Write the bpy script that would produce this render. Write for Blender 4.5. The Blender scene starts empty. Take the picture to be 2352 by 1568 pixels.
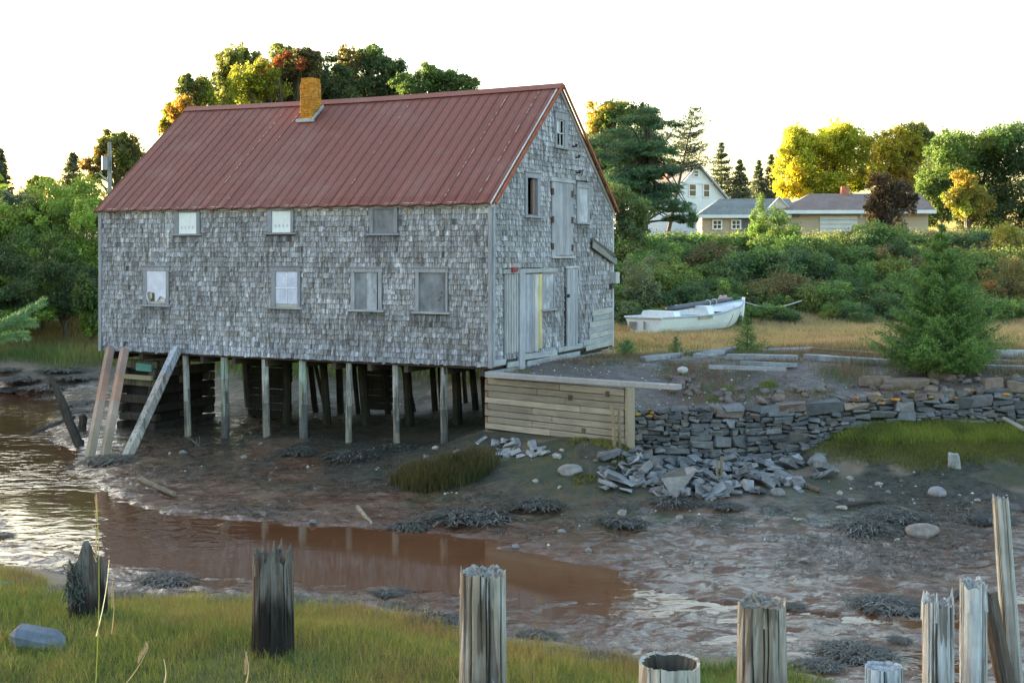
import bpy, math, random
import numpy as np
from mathutils import Vector, Matrix

# ---------------------------------------------------------------- camera, sky, sun, exposure
F, CX, HY, CAM = 2992.0, 1176.0, 579.0, 6.3          # photo measures, on a 2352 px wide copy
SC = bpy.context.scene
C = SC.collection
cam = bpy.data.cameras.new('camera')
cam_o = bpy.data.objects.new('camera', cam); C.objects.link(cam_o)
cam_o.location = (0, 0, CAM); cam_o.rotation_euler = (math.radians(90), 0, 0)
cam.sensor_width = 36; cam.lens = F / 2352 * 36; cam.shift_y = (HY - 784) / 2352
cam.clip_start = 0.1; cam.clip_end = 6000
SC.camera = cam_o

SUN_EL, SUN_AZ = 5.5, 54.0                            # degrees up, degrees left of the view direction
w = bpy.data.worlds.new('World'); SC.world = w; w.use_nodes = True
nt = w.node_tree
sky = nt.nodes.new('ShaderNodeTexSky'); sky.sky_type = 'NISHITA'; sky.sun_disc = False
sky.sun_elevation = math.radians(SUN_EL); sky.sun_rotation = math.radians(-SUN_AZ)
sky.air_density = 1.0; sky.dust_density = 2.0; sky.ozone_density = 1.0
bg = nt.nodes['Background']; bg.inputs[1].default_value = 0.15
nt.links.new(sky.outputs[0], bg.inputs[0])
sd = bpy.data.lights.new('sun', 'SUN'); so = bpy.data.objects.new('sun', sd); C.objects.link(so)
sd.energy = 5.0; sd.angle = math.radians(0.5); sd.color = (1.0, 0.83, 0.55)
e, a = math.radians(SUN_EL), math.radians(SUN_AZ)
to_sun = Vector((-math.sin(a) * math.cos(e), math.cos(a) * math.cos(e), math.sin(e)))
so.rotation_euler = to_sun.to_track_quat('Z', 'Y').to_euler()
SC.view_settings.view_transform = 'Standard'; SC.view_settings.look = 'None'
SC.view_settings.exposure = 3.05; SC.view_settings.gamma = 1.0
SC.cycles.max_bounces = 8; SC.cycles.transparent_max_bounces = 8; SC.cycles.diffuse_bounces = 3
SC.cycles.glossy_bounces = 3; SC.cycles.transmission_bounces = 3

# ---------------------------------------------------------------- helpers
rng = np.random.default_rng(7)
U = lambda lo, hi, n=None: rng.uniform(lo, hi, n)

def P(px, py, Y): return np.array([(px - CX) / F * Y, Y, CAM - (py - HY) / F * Y])
def PZ(px, py, z): return P(px, py, (CAM - z) * F / (py - HY))

_T = np.random.default_rng(3).random((256, 256))
def vnoise(x, y):
    x = np.asarray(x, float); y = np.asarray(y, float)
    xi = np.floor(x).astype(int); yi = np.floor(y).astype(int); fx = x - xi; fy = y - yi
    fx = fx * fx * (3 - 2 * fx); fy = fy * fy * (3 - 2 * fy)
    g = lambda i, j: _T[(xi + i) & 255, (yi + j) & 255]
    return (g(0, 0) * (1 - fx) + g(1, 0) * fx) * (1 - fy) + (g(0, 1) * (1 - fx) + g(1, 1) * fx) * fy
def fbm(x, y, o=4, s=0.0):
    r = 0; amp = 0.5; x = np.asarray(x, float) + s * 17.3; y = np.asarray(y, float) + s * 9.1
    for k in range(o):
        r = r + amp * (vnoise(x, y) - 0.5); x = x * 2.03 + 11.7; y = y * 2.03 + 5.1; amp *= 0.5
    return r * 2                                       # about -1 .. 1
def sstep(a, b, x):
    t = np.clip((np.asarray(x, float) - a) / (b - a), 0, 1); return t * t * (3 - 2 * t)
def rot(ax, ang):
    return np.array(Matrix.Rotation(ang, 3, Vector(ax)))
def basis(d, up=(0, 0, 1)):
    d = np.asarray(d, float); d = d / np.linalg.norm(d); up = np.asarray(up, float)
    if abs(d @ up) > 0.97: up = np.array([0, 1.0, 0]) if abs(d[1]) < 0.9 else np.array([1.0, 0, 0])
    x = np.cross(up, d); x /= np.linalg.norm(x); y = np.cross(d, x)
    return x, y, d

_bc = np.array([[sx, sy, sz] for sx in (-1, 1) for sy in (-1, 1) for sz in (-1, 1)], float)
def _stone_faces():
    def vid(c, ax): return (0 if c[0] < 0 else 1) * 12 + (0 if c[1] < 0 else 1) * 6 + (0 if c[2] < 0 else 1) * 3 + ax
    quads, tris = [], []
    for ax in range(3):
        o = [i for i in range(3) if i != ax]
        for s in (-1, 1):
            ring = []
            for p, q in ((-1, -1), (1, -1), (1, 1), (-1, 1)):
                c = [0, 0, 0]; c[ax] = s; c[o[0]] = p; c[o[1]] = q; ring.append(vid(c, ax))
            quads.append(ring if (s > 0) == (ax != 1) else ring[::-1])
        for p in (-1, 1):
            for q in (-1, 1):
                a = [0, 0, 0]; a[o[0]] = p; a[o[1]] = q; b = list(a); a[ax] = -1; b[ax] = 1
                quads.append([vid(a, o[0]), vid(b, o[0]), vid(b, o[1]), vid(a, o[1])])
    for c in _bc: tris.append([vid(c, 0), vid(c, 1), vid(c, 2)])
    return np.array(quads), np.array(tris)
_SQ, _ST = _stone_faces()

def _ico(n):
    import bmesh
    bm = bmesh.new(); bmesh.ops.create_icosphere(bm, subdivisions=n, radius=1.0)
    V = np.array([v.co[:] for v in bm.verts]); Fc = np.array([[v.index for v in f.verts] for f in bm.faces]); bm.free()
    return V, Fc
ICO = {2: _ico(2), 3: _ico(3)}

class MB:
    """collects geometry and links it as ONE mesh object; every face carries a colour"""
    def __init__(s): s.v = []; s.n = 0; s.f = []; s.c = []
    def raw(s, V, Fc, col):
        V = np.asarray(V, float); Fc = np.asarray(Fc, int)
        s.v.append(V); s.f.append(Fc + s.n); s.n += len(V)
        col = np.asarray(col, float)
        s.c.append(np.broadcast_to(col, (len(Fc), 3)) if col.ndim == 1 else col)
    def box(s, c, size, col, R=None, jit=0.0, b=0.0):
        h = np.asarray(size, float) / 2
        J = U(-1, 1, (8, 3)) * jit
        if b > 0:
            V = np.zeros((24, 3)); b = min(b, h.min() * 0.9)
            for k in range(8):
                for ax in range(3):
                    q = _bc[k] * (h - b); q[ax] = _bc[k][ax] * h[ax]; V[k * 3 + ax] = q + J[k]
        else: V = _bc * h + J
        if R is not None: V = V @ np.asarray(R).T
        V = V + np.asarray(c, float)
        if b > 0: s.raw(V, _SQ, col); s.n -= 24; s.v.pop(); s.raw(V, _ST, col)
        else: s.raw(V, [[0, 1, 3, 2], [4, 6, 7, 5], [0, 4, 5, 1], [2, 3, 7, 6], [0, 2, 6, 4], [1, 5, 7, 3]], col)
    def beam(s, p, q, wd, ht, col, up=(0, 0, 1), jit=0.004, b=0.008, roll=0.0):
        p = np.asarray(p, float); q = np.asarray(q, float)
        x, y, d = basis(q - p, up)
        if roll: x, y = x * math.cos(roll) + y * math.sin(roll), y * math.cos(roll) - x * math.sin(roll)
        s.box((p + q) / 2, (wd, ht, np.linalg.norm(q - p)), col, np.stack([x, y, d], 1), jit, b)
    def tube(s, pts, rad, seg, col, caps=True, wob=0.0):
        pts = np.asarray(pts, float); n = len(pts); rad = np.broadcast_to(np.asarray(rad, float), (n,))
        T = np.gradient(pts, axis=0) if n > 2 else np.repeat((pts[1] - pts[0])[None], n, 0)
        th = np.linspace(0, 2 * math.pi, seg, endpoint=False); V = []
        x, y, _ = basis(T[0])
        lob = 1 + wob * U(-1, 1, seg)
        for i in range(n):
            d = T[i] / (np.linalg.norm(T[i]) + 1e-9); x = x - d * (x @ d); x /= np.linalg.norm(x); y = np.cross(d, x)
            r = rad[i] * lob * (1 + wob * 0.5 * U(-1, 1, seg))
            V.append(pts[i] + np.outer(np.cos(th) * r, x) + np.outer(np.sin(th) * r, y))
        V = np.concatenate(V); k = np.arange(seg); k2 = (k + 1) % seg
        Fc = np.concatenate([np.stack([i * seg + k, i * seg + k2, (i + 1) * seg + k2, (i + 1) * seg + k], 1) for i in range(n - 1)])
        s.raw(V, Fc, col)
        if caps:
            o = s.n - len(V)
            for i, fl in ((0, True), (n - 1, False)):
                c = len(s.v[-1]) if False else None
                s.raw(pts[i][None], np.zeros((0, 3), int), np.zeros((0, 3)))
                cid = s.n - 1; kk = o + i * seg + k; kk2 = o + i * seg + k2
                tri = np.stack([kk2, kk, np.full(seg, cid)], 1) if fl else np.stack([kk, kk2, np.full(seg, cid)], 1)
                s.f.append(tri); s.c.append(np.broadcast_to(np.asarray(col, float), (seg, 3)))
    def rock(s, c, size, col, R=None, rough=0.18, lod=2, cuts=5):
        V, Fc = ICO[lod]; V = V.copy()
        for k in range(cuts):                          # split faces
            d = rng.normal(size=3); d /= np.linalg.norm(d); h = U(0.55, 0.85); t = V @ d
            V -= np.outer(np.maximum(t - h, 0), d) * 0.9
        V *= 1 + rough * fbm(V[:, 0] * 2 + c[0] * 7, V[:, 1] * 2 + V[:, 2] * 1.7 + c[1] * 5)[:, None]
        V = V * (np.asarray(size, float) / 2)
        if R is not None: V = V @ np.asarray(R).T
        s.raw(V + np.asarray(c, float), Fc, col)
    def build(s, name, m, parent=None, smooth=False):
        me = bpy.data.meshes.new(name)
        V = np.concatenate(s.v) if s.v else np.zeros((0, 3))
        lt = np.concatenate([np.full(len(f), f.shape[1], np.int32) for f in s.f])
        li = np.concatenate([f.ravel() for f in s.f]).astype(np.int32)
        ls = (np.cumsum(lt) - lt).astype(np.int32)
        me.vertices.add(len(V)); me.vertices.foreach_set('co', V.astype(np.float32).ravel())
        me.loops.add(len(li)); me.loops.foreach_set('vertex_index', li)
        me.polygons.add(len(lt)); me.polygons.foreach_set('loop_start', ls)
        cc = np.ones((len(lt), 4), np.float32); cc[:, :3] = np.concatenate(s.c)
        me.attributes.new('col', 'FLOAT_COLOR', 'FACE').data.foreach_set('color', cc.ravel())
        me.polygons.foreach_set('use_smooth', np.full(len(lt), smooth))
        me.update(calc_edges=True); me.materials.append(m)
        o = bpy.data.objects.new(name, me); C.objects.link(o)
        if parent is not None: o.parent = parent
        return o
    def at(s, origin):
        """make the collected world geometry local to origin"""
        s.v = [v - np.asarray(origin, float) for v in s.v]; return s

def tag(o, label=None, cat=None, group=None, kind=None):
    if label: o['label'] = label
    if cat: o['category'] = cat
    if group: o['group'] = group
    if kind: o['kind'] = kind
    return o
def thing(name, loc, label, cat, group=None, rz=0.0):
    o = bpy.data.objects.new(name, None); C.objects.link(o); o.location = [float(t) for t in loc]
    o.rotation_euler = (0, 0, rz); o.empty_display_size = 0.3
    return tag(o, label, cat, group)
def solo(mb, name, m, loc, label, cat, group=None, smooth=False, kind=None):
    """a thing that is one mesh, geometry given in world space"""
    o = mb.at(loc).build(name, m, None, smooth); o.location = [float(t) for t in loc]
    return tag(o, label, cat, group, kind)
def dup(o, loc, rz=0.0, sc=1.0, label=None):
    r = o.copy(); C.objects.link(r); r.location = [float(t) for t in loc]; r.rotation_euler = (0, 0, float(rz))
    r.scale = (sc, sc, sc) if np.isscalar(sc) else [float(t) for t in sc]
    if label: r['label'] = label
    for ch in list(o.children):
        c = ch.copy(); C.objects.link(c); c.parent = r
        for g in list(ch.children):
            d = g.copy(); C.objects.link(d); d.parent = c
    return r

# ---------------------------------------------------------------- materials
def new_mat(name):
    m = bpy.data.materials.new(name); m.use_nodes = True; nt = m.node_tree; nt.nodes.clear()
    out = nt.nodes.new('ShaderNodeOutputMaterial'); b = nt.nodes.new('ShaderNodeBsdfPrincipled')
    nt.links.new(b.outputs[0], out.inputs[0])
    return m, nt, b, out
def nd(nt, t, ins=(), **kw):
    n = nt.nodes.new('ShaderNode' + t)
    for k, v in kw.items(): setattr(n, k, v)
    for k, v in dict(ins).items():
        if hasattr(v, 'is_linked') or hasattr(v, 'links'): nt.links.new(v, n.inputs[k])
        else: n.inputs[k].default_value = v
    return n
def coords(nt, sc=(1, 1, 1), kind='Object'):
    tc = nd(nt, 'TexCoord'); mp = nd(nt, 'Mapping', {'Scale': sc, 'Vector': tc.outputs[kind]})
    return mp.outputs[0]
def noise(nt, vec, scale=1.0, detail=5.0, rough=0.6, dist=0.0):
    return nd(nt, 'TexNoise', {'Vector': vec, 'Scale': scale, 'Detail': detail, 'Roughness': rough, 'Distortion': dist}).outputs[0]
def mapr(nt, v, a, b, c, d): return nd(nt, 'MapRange', {0: v, 1: a, 2: b, 3: c, 4: d}).outputs[0]
def math_(nt, op, a, b): return nd(nt, 'Math', {0: a, 1: b}, operation=op).outputs[0]
def mix(nt, f, a, b, mode='MIX'):
    n = nt.nodes.new('ShaderNodeMix'); n.data_type = 'RGBA'; n.blend_type = mode
    for i, v in ((0, f), (6, a), (7, b)):
        if hasattr(v, 'links'): nt.links.new(v, n.inputs[i])
        elif i == 0: n.inputs[0].default_value = v
        else: n.inputs[i].default_value = (*v, 1) if len(v) == 3 else v
    return n.outputs[2]
def attr(nt, name): return nd(nt, 'Attribute', attribute_name=name)

def mat_col(name, grain=(8, 8, 8), contrast=0.4, big=0.7, bigc=0.25, rough=0.85, bump=0.3, dist=0.02, spec=0.3, dark=None, metal=0.0, lo=0.3, hi=0.7):
    """face colour times grain (stretched noise) times large soft variation"""
    m, nt, b, out = new_mat(name)
    g = noise(nt, coords(nt, grain), 1.0, 6, 0.65)
    L = noise(nt, coords(nt), big, 4, 0.6)
    k = math_(nt, 'MULTIPLY', mapr(nt, g, lo, hi, 1 - contrast, 1 + contrast), mapr(nt, L, 0.3, 0.7, 1 - bigc, 1 + bigc))
    c = nd(nt, 'VectorMath', {0: attr(nt, 'col').outputs[0]}, operation='SCALE'); nt.links.new(k, c.inputs[3])
    col = c.outputs[0]
    if dark is not None:                               # stains
        sp = noise(nt, coords(nt, tuple(x * 0.35 for x in grain)), 1.0, 5, 0.7)
        col = mix(nt, mapr(nt, sp, 0.50, 0.62, 0, dark[3]), col, dark[:3])
    nt.links.new(col, b.inputs['Base Color'])
    b.inputs['Roughness'].default_value = rough; b.inputs['Specular IOR Level'].default_value = spec; b.inputs['Metallic'].default_value = metal
    bp = nd(nt, 'Bump', {'Strength': bump, 'Distance': dist, 'Height': g}); nt.links.new(bp.outputs[0], b.inputs['Normal'])
    return m

def mat_leaf(name, trans=0.4, rough=0.6, gain=2.1):
    m, nt, b, out = new_mat(name)
    a = attr(nt, 'col').outputs[0]
    a = mix(nt, 1.0, a, (gain, gain, gain), 'MULTIPLY')
    nt.links.new(a, b.inputs['Base Color']); b.inputs['Roughness'].default_value = rough; b.inputs['Specular IOR Level'].default_value = 0.25
    t = nd(nt, 'BsdfTranslucent'); tc = mix(nt, 1.0, a, (1.25, 1.2, 0.6), 'MULTIPLY'); nt.links.new(tc, t.inputs[0])
    ms = nd(nt, 'MixShader', {0: trans}); nt.links.new(b.outputs[0], ms.inputs[1]); nt.links.new(t.outputs[0], ms.inputs[2])
    nt.links.new(ms.outputs[0], out.inputs[0])
    return m

M = {}
M['leaf'] = mat_leaf('foliage'); M['needle'] = mat_leaf('needles', 0.22); M['grass'] = mat_leaf('grass_blades', 0.35)
M['bark'] = mat_col('bark', (14, 14, 3), 0.4, 1.0, 0.2, 0.95, 0.6, 0.03)
M['shingle'] = mat_col('weathered_shingle', (30, 30, 3.4), 0.78, 0.7, 0.2, 0.9, 0.35, 0.01, dark=(0.062, 0.057, 0.058, 0.7))
M['board_z'] = mat_col('weathered_board_upright', (55, 55, 2.2), 0.38, 0.8, 0.2, 0.85, 0.35, 0.008)
M['board_x'] = mat_col('weathered_board_lengthwise', (2.2, 55, 55), 0.35, 0.8, 0.2, 0.85, 0.35, 0.008)
M['board_y'] = mat_col('weathered_board_crosswise', (55, 2.2, 55), 0.35, 0.8, 0.2, 0.85, 0.35, 0.008)
M['panel'] = mat_col('stained_panel', (5, 5, 2.5), 0.28, 1.5, 0.3, 0.8, 0.1, 0.005, dark=(0.1, 0.1, 0.105, 0.5))
M['pile'] = mat_col('pile_wood', (26, 26, 1.6), 0.45, 0.9, 0.3, 0.9, 0.6, 0.02, dark=(0.02, 0.017, 0.013, 0.7))
M['stump'] = mat_col('split_grey_wood', (26, 26, 1.8), 0.30, 2.2, 0.25, 0.9, 0.6, 0.015, dark=(0.05, 0.04, 0.032, 0.4))
M['timber'] = mat_col('sawn_timber', (1.6, 34, 34), 0.3, 0.9, 0.2, 0.85, 0.4, 0.01)
M['stone'] = mat_col('slate_stone', (7, 7, 9), 0.3, 1.2, 0.2, 0.8, 0.5, 0.03, spec=0.4)
M['brick'] = mat_col('lichen_brick', (30, 30, 30), 0.35, 3.0, 0.3, 0.95, 0.8, 0.02)
M['paint'] = mat_col('chalky_paint', (10, 10, 6), 0.08, 1.0, 0.1, 0.55, 0.1, 0.005, spec=0.4)
M['iron'] = mat_col('rusty_iron', (30, 30, 30), 0.4, 3.0, 0.3, 0.8, 0.5, 0.01)
M['weed'] = mat_col('seaweed', (60, 60, 60), 0.5, 1.0, 0.3, 0.55, 0.5, 0.01, spec=0.5)
M['plastic'] = mat_col('plastic_sheet', (6, 6, 3), 0.12, 2.0, 0.12, 0.35, 0.2, 0.01, spec=0.5)
M['rope'] = mat_col('rope', (80, 80, 80), 0.4, 2.0, 0.2, 0.95, 0.4, 0.01)

def mat_roof():
    m, nt, b, out = new_mat('red_roof_metal')
    st = noise(nt, coords(nt, (9, 0.5, 0.5)), 1.0, 6, 0.65)                   # runs down the slope
    bl = noise(nt, coords(nt), 0.55, 5, 0.65)
    fn = noise(nt, coords(nt), 14.0, 4, 0.7)
    a = attr(nt, 'col').outputs[0]
    c = mix(nt, mapr(nt, st, 0.35, 0.68, 0.0, 0.75), a, (0.178, 0.072, 0.056))
    c = mix(nt, mapr(nt, bl, 0.52, 0.72, 0, 0.6), c, (0.205, 0.108, 0.093))
    c = mix(nt, mapr(nt, fn, 0.55, 0.75, 0, 0.4), c, (0.14, 0.06, 0.05))
    nt.links.new(c, b.inputs['Base Color']); b.inputs['Specular IOR Level'].default_value = 0.18
    nt.links.new(mapr(nt, fn, 0.3, 0.7, 0.45, 0.7), b.inputs['Roughness'])
    bp = nd(nt, 'Bump', {'Strength': 0.15, 'Distance': 0.01, 'Height': fn}); nt.links.new(bp.outputs[0], b.inputs['Normal'])
    return m
M['roof'] = mat_roof()

def mat_plain(name, col, rough=0.5, spec=0.5):
    m, nt, b, out = new_mat(name); b.inputs['Base Color'].default_value = (*col, 1)
    n = noise(nt, coords(nt), 3.0, 3); nt.links.new(mapr(nt, n, 0.3, 0.7, rough * 0.85, min(1, rough * 1.15)), b.inputs['Roughness'])
    b.inputs['Specular IOR Level'].default_value = spec
    return m
M['glass'] = mat_plain('dark_glass', (0.02, 0.022, 0.025), 0.06, 0.5)

def mat_clap(name, col, pitch):
    m, nt, b, out = new_mat(name)
    sx = nd(nt, 'SeparateXYZ', {0: coords(nt)}).outputs[2]
    fr = nd(nt, 'Math', {0: math_(nt, 'MULTIPLY', sx, 1 / pitch)}, operation='FRACT').outputs[0]
    n = noise(nt, coords(nt), 1.2, 4)
    nt.links.new(mix(nt, mapr(nt, n, 0.35, 0.7, 0, 0.25), col, tuple(x * 0.8 for x in col)), b.inputs['Base Color'])
    bp = nd(nt, 'Bump', {'Strength': 0.8, 'Distance': 0.02, 'Height': fr}); nt.links.new(bp.outputs[0], b.inputs['Normal'])
    b.inputs['Roughness'].default_value = 0.6
    return m
M['white_clap'] = mat_clap('white_clapboard', (0.78, 0.8, 0.82), 0.14)
M['beige_clap'] = mat_clap('beige_siding', (0.50, 0.40, 0.29), 0.2)

def mat_water():
    m, nt, b, out = new_mat('muddy_water')
    n = noise(nt, coords(nt), 0.25, 4)
    nt.links.new(mix(nt, mapr(nt, n, 0.3, 0.7, 0, 1), (0.085, 0.036, 0.018), (0.115, 0.055, 0.028)), b.inputs['Base Color'])
    b.inputs['Roughness'].default_value = 0.06; b.inputs['IOR'].default_value = 1.33; b.inputs['Specular IOR Level'].default_value = 0.36
    h = noise(nt, coords(nt, (1.5, 2.1, 1)), 1.0, 3, 0.5, 0.5)
    calm = noise(nt, coords(nt, (0.12, 0.22, 1)), 1.0, 3)
    sx = nd(nt, 'SeparateXYZ', {0: coords(nt)}).outputs[0]
    k = math_(nt, 'MULTIPLY', mapr(nt, calm, 0.4, 0.6, 0.15, 1.0), math_(nt, 'MAXIMUM', mapr(nt, sx, -9.0, -5.5, 0.6, 0.03), mapr(nt, sx, 0.5, 3.0, 0.0, 0.45)))
    bp = nd(nt, 'Bump', {'Distance': 0.10, 'Height': h, 'Strength': k}); nt.links.new(bp.outputs[0], b.inputs['Normal'])
    return m
M['water'] = mat_water()

def mat_ground():
    m, nt, b, out = new_mat('creek_ground')
    A = nd(nt, 'SeparateColor', {0: attr(nt, 'm1').outputs[0]}).outputs       # grass, gravel, seaweed plus darkening under the house
    B = nd(nt, 'SeparateColor', {0: attr(nt, 'm2').outputs[0]}).outputs       # algae, straw, wet
    v = coords(nt)
    n1 = noise(nt, v, 0.5, 6, 0.65); n2 = noise(nt, v, 3.2, 6, 0.7); n3 = noise(nt, v, 16.0, 4, 0.7)
    mud = mix(nt, mapr(nt, n1, 0.38, 0.62, 0, 1), (0.08, 0.039, 0.023), (0.128, 0.083, 0.056))
    mud = mix(nt, mapr(nt, n2, 0.5, 0.68, 0, 0.75), mud, (0.062, 0.034, 0.022))
    dry = mix(nt, mapr(nt, n2, 0.35, 0.65, 0, 1), (0.115, 0.085, 0.06), (0.17, 0.135, 0.10))
    c = mix(nt, B[2], dry, mud)
    c = mix(nt, B[0], c, mix(nt, mapr(nt, n2, 0.4, 0.6, 0, 1), (0.032, 0.042, 0.03), (0.065, 0.06, 0.03)))
    vo = nd(nt, 'TexVoronoi', {'Vector': v, 'Scale': 22.0})
    gr = mix(nt, vo.outputs[1], (0.05, 0.043, 0.038), (0.155, 0.144, 0.134))
    gr = mix(nt, mapr(nt, n1, 0.42, 0.6, 0, 0.7), gr, (0.085, 0.055, 0.05))
    c = mix(nt, A[1], c, gr)
    c = mix(nt, A[2], c, mix(nt, n3, (0.024, 0.026, 0.021), (0.072, 0.072, 0.053)))
    gs = mix(nt, mapr(nt, n2, 0.35, 0.65, 0, 1), (0.05, 0.055, 0.015), (0.11, 0.085, 0.03))
    c = mix(nt, A[0], c, gs)
    c = mix(nt, B[1], c, mix(nt, n2, (0.17, 0.125, 0.06), (0.28, 0.2, 0.10)))
    fv = coords(nt, (1.0, 1.5, 1.0)); f1 = noise(nt, fv, 1.7, 9, 0.72, 0.6); f0 = noise(nt, fv, 0.22, 3)
    film = math_(nt, 'MULTIPLY', mapr(nt, math_(nt, 'ADD', f1, math_(nt, 'MULTIPLY', f0, 0.35)), 0.615, 0.675, 0, 1), B[2])
    c = mix(nt, math_(nt, 'MULTIPLY', film, 0.45), c, (0.075, 0.034, 0.02))
    nt.links.new(c, b.inputs['Base Color'])
    nt.links.new(nd(nt, 'Mix', {0: film, 2: mapr(nt, n2, 0.35, 0.65, 0.5, 0.8), 3: 0.12}).outputs[0], b.inputs['Roughness'])
    nt.links.new(nd(nt, 'Mix', {0: film, 2: 0.22, 3: 0.5}).outputs[0], b.inputs['Specular IOR Level'])
    n4 = noise(nt, v, 2.3, 2.5, 0.5, 0.4); hh = math_(nt, 'ADD', math_(nt, 'MULTIPLY', n4, 0.9), math_(nt, 'MULTIPLY', n3, 0.10))
    bp = nd(nt, 'Bump', {'Strength': 0.9, 'Distance': 0.11, 'Height': hh}); nt.links.new(bp.outputs[0], b.inputs['Normal'])
    return m
M['ground'] = mat_ground()

# ---------------------------------------------------------------- terrain
WATER = 0.05
def tps(pts):
    pts = np.array(pts, float); X = pts[:, :2]; n = len(X)
    d = np.linalg.norm(X[:, None] - X[None], axis=2) + 1e-9; K = d * d * np.log(d); np.fill_diagonal(K, 0); K += np.eye(n) * 0.02
    A = np.zeros((n + 3, n + 3)); A[:n, :n] = K; A[:n, n] = 1; A[:n, n + 1:] = X; A[n, :n] = 1; A[n + 1:, :n] = X.T
    w = np.linalg.solve(A, np.concatenate([pts[:, 2], np.zeros(3)]))
    def f(x, y):
        x = np.asarray(x, float); sh = x.shape; q = np.stack([x.ravel(), np.asarray(y, float).ravel()], 1); r = np.empty(len(q))
        for i in range(0, len(q), 20000):
            qq = q[i:i + 20000]; d = np.linalg.norm(qq[:, None] - X[None], axis=2) + 1e-9
            r[i:i + 20000] = (d * d * np.log(d)) @ w[:n] + w[n] + qq @ w[n + 1:]
        return r.reshape(sh)
    return f
low = []
for px, py, z in [  # far side of the creek, measured on the photograph
    (430, 1005, .25), (700, 1010, .48), (1020, 1020, .67), (1118, 987, 1.3), (1420, 1020, 1.4), (1500, 1066, .80), (1600, 1068, .80), (1700, 1068, .8), (1850, 1064, .85),
    (2000, 1016, 1.35), (2200, 990, 1.5), (2350, 965, 1.7), (2000, 1075, .85), (2300, 1078, .85), (1500, 1130, .6), (1900, 1130, .55), (2200, 1130, .5),
    (1300, 1100, .75), (1000, 1090, .45), (700, 1080, .3), (450, 1060, .18), (205, 1043, .08), (300, 1090, .1), (500, 1130, .14), (800, 1150, .2), (1100, 1160, .25),
    (1500, 1200, .28), (1900, 1220, .25), (2300, 1220, .25), (700, 1205, .08), (1200, 1215, .15), (1700, 1290, .12), (2200, 1300, .12),
    (900, 955, .5), (500, 955, .4), (750, 905, .6), (1000, 900, .7), (900, 850, 1.3), (1080, 850, 1.5),
    (190, 880, .5), (60, 870, .6), (0, 830, 1.1), (120, 830, 1.15), (220, 790, 1.6), (0, 770, 1.7),
    (0, 900, .1), (100, 960, .12), (-200, 900, .1), (-200, 1000, .05), (-200, 1200, .05)]:
    q = PZ(px, py, z); low.append((q[0], q[1], z))
low += [(x, y, z) for x, y, z in [(-30, 74, 2.5), (-20, 74, 2.6), (-8, 68, 2.8), (2, 66, 3.0), (-40, 95, 5), (-15, 92, 6.5), (0, 90, 6.8), (-40, 130, 8), (0, 130, 8), (-80, 90, 4), (-80, 60, 1.5), (-50, 45, .1), (-60, 25, .1),
        (4, 34.6, .9), (7, 35, .9), (-20, 24, .08), (-12, 24, .07), (-5, 23, .08), (1, 21.5, .09), (6, 20, .1), (12, 20, .1), (25, 22, .2), (25, 30, .6), (25, 34, 1.8), (60, 25, .5), (60, 34, 2.5)]]
f_low = tps(low)
up = [(-.7, 36.6, 2.85), (2.8, 33.6, 2.62), (1.0, 38.5, 2.88), (3.7, 45.6, 2.66), (5.8, 34.4, 2.15), (3.6, 34.2, 2.1), (9.6, 34.9, 2.3), (12.2, 35.2, 2.5), (16, 35, 2.8), (3.4, 37, 2.62), (8, 37.5, 2.72), (14, 37.5, 2.85),
      (5, 41, 2.95), (12, 41, 2.95), (20, 41, 3.0), (4, 52, 2.95), (12, 52, 3.0), (22, 52, 3.05), (2, 58, 2.95), (8, 59.5, 3.05), (18, 60, 3.1), (28, 60, 3.2),
      (5, 66, 4.2), (15, 66, 4.3), (28, 66, 4.4), (3, 75, 5.45), (15, 75, 5.45), (30, 75, 5.7), (3, 92, 6.9), (18, 92, 7.2), (40, 92, 7.3), (5, 130, 8), (40, 130, 8), (60, 60, 4), (60, 35, 3.5), (80, 90, 8)]
f_up = tps(up)
CRIB0 = P(1119, 900, 36.5)[:2]; CRIB1 = P(1440, 900, 33.4)[:2]
WALL = np.array([P(1436, 900, 33.75)[:2], P(1560, 900, 34.0)[:2], P(1700, 900, 34.2)[:2], P(1860, 900, 34.5)[:2], P(2020, 900, 34.9)[:2], P(2200, 900, 35.2)[:2], P(2370, 900, 35.0)[:2], P(2560, 900, 34.6)[:2]])
EDGE = np.array([CRIB0 + (0.05, .25), CRIB1 + (-.05, .45), *[p + (0, .42) for p in WALL], (70, 34), (300, 60), (300, 500), (-20, 500), (-14, 90), (-2, 63), (1.5, 58), (3.2, 52), (3.3, 46)])
def edge_sd(x, y):
    x = np.asarray(x, float); y = np.asarray(y, float); d = np.full(x.shape, 1e9); ins = np.zeros(x.shape, bool)
    n = len(EDGE)
    for i in range(n):
        a = EDGE[i]; b = EDGE[(i + 1) % n]; ab = b - a
        t = np.clip(((x - a[0]) * ab[0] + (y - a[1]) * ab[1]) / (ab @ ab), 0, 1)
        d = np.minimum(d, np.hypot(x - a[0] - t * ab[0], y - a[1] - t * ab[1]))
        c = ((a[1] > y) != (b[1] > y)); xi = a[0] + (y - a[1]) / (ab[1] if ab[1] else 1e-9) * ab[0]; ins ^= c & (x < xi)
    return np.where(ins, d, -d)
BK = np.array([(-60, 21), (-12, 19.4), (-7.3, 18.6), (-5.3, 17.1), (-3.46, 16.8), (-2.06, 16.4), (-.65, 15.4), (.61, 14.8), (1.44, 14.2), (2.6, 14.1), (3.3, 13.5), (3.9, 11.6), (4.6, 9.6), (7, 8.4), (60, 8)])
def bank_d(x, y): return y - np.interp(x, BK[:, 0], BK[:, 1]) + 0.35 * fbm(np.asarray(x) * 0.9, np.asarray(y) * 0.9, 3, 2)
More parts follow.
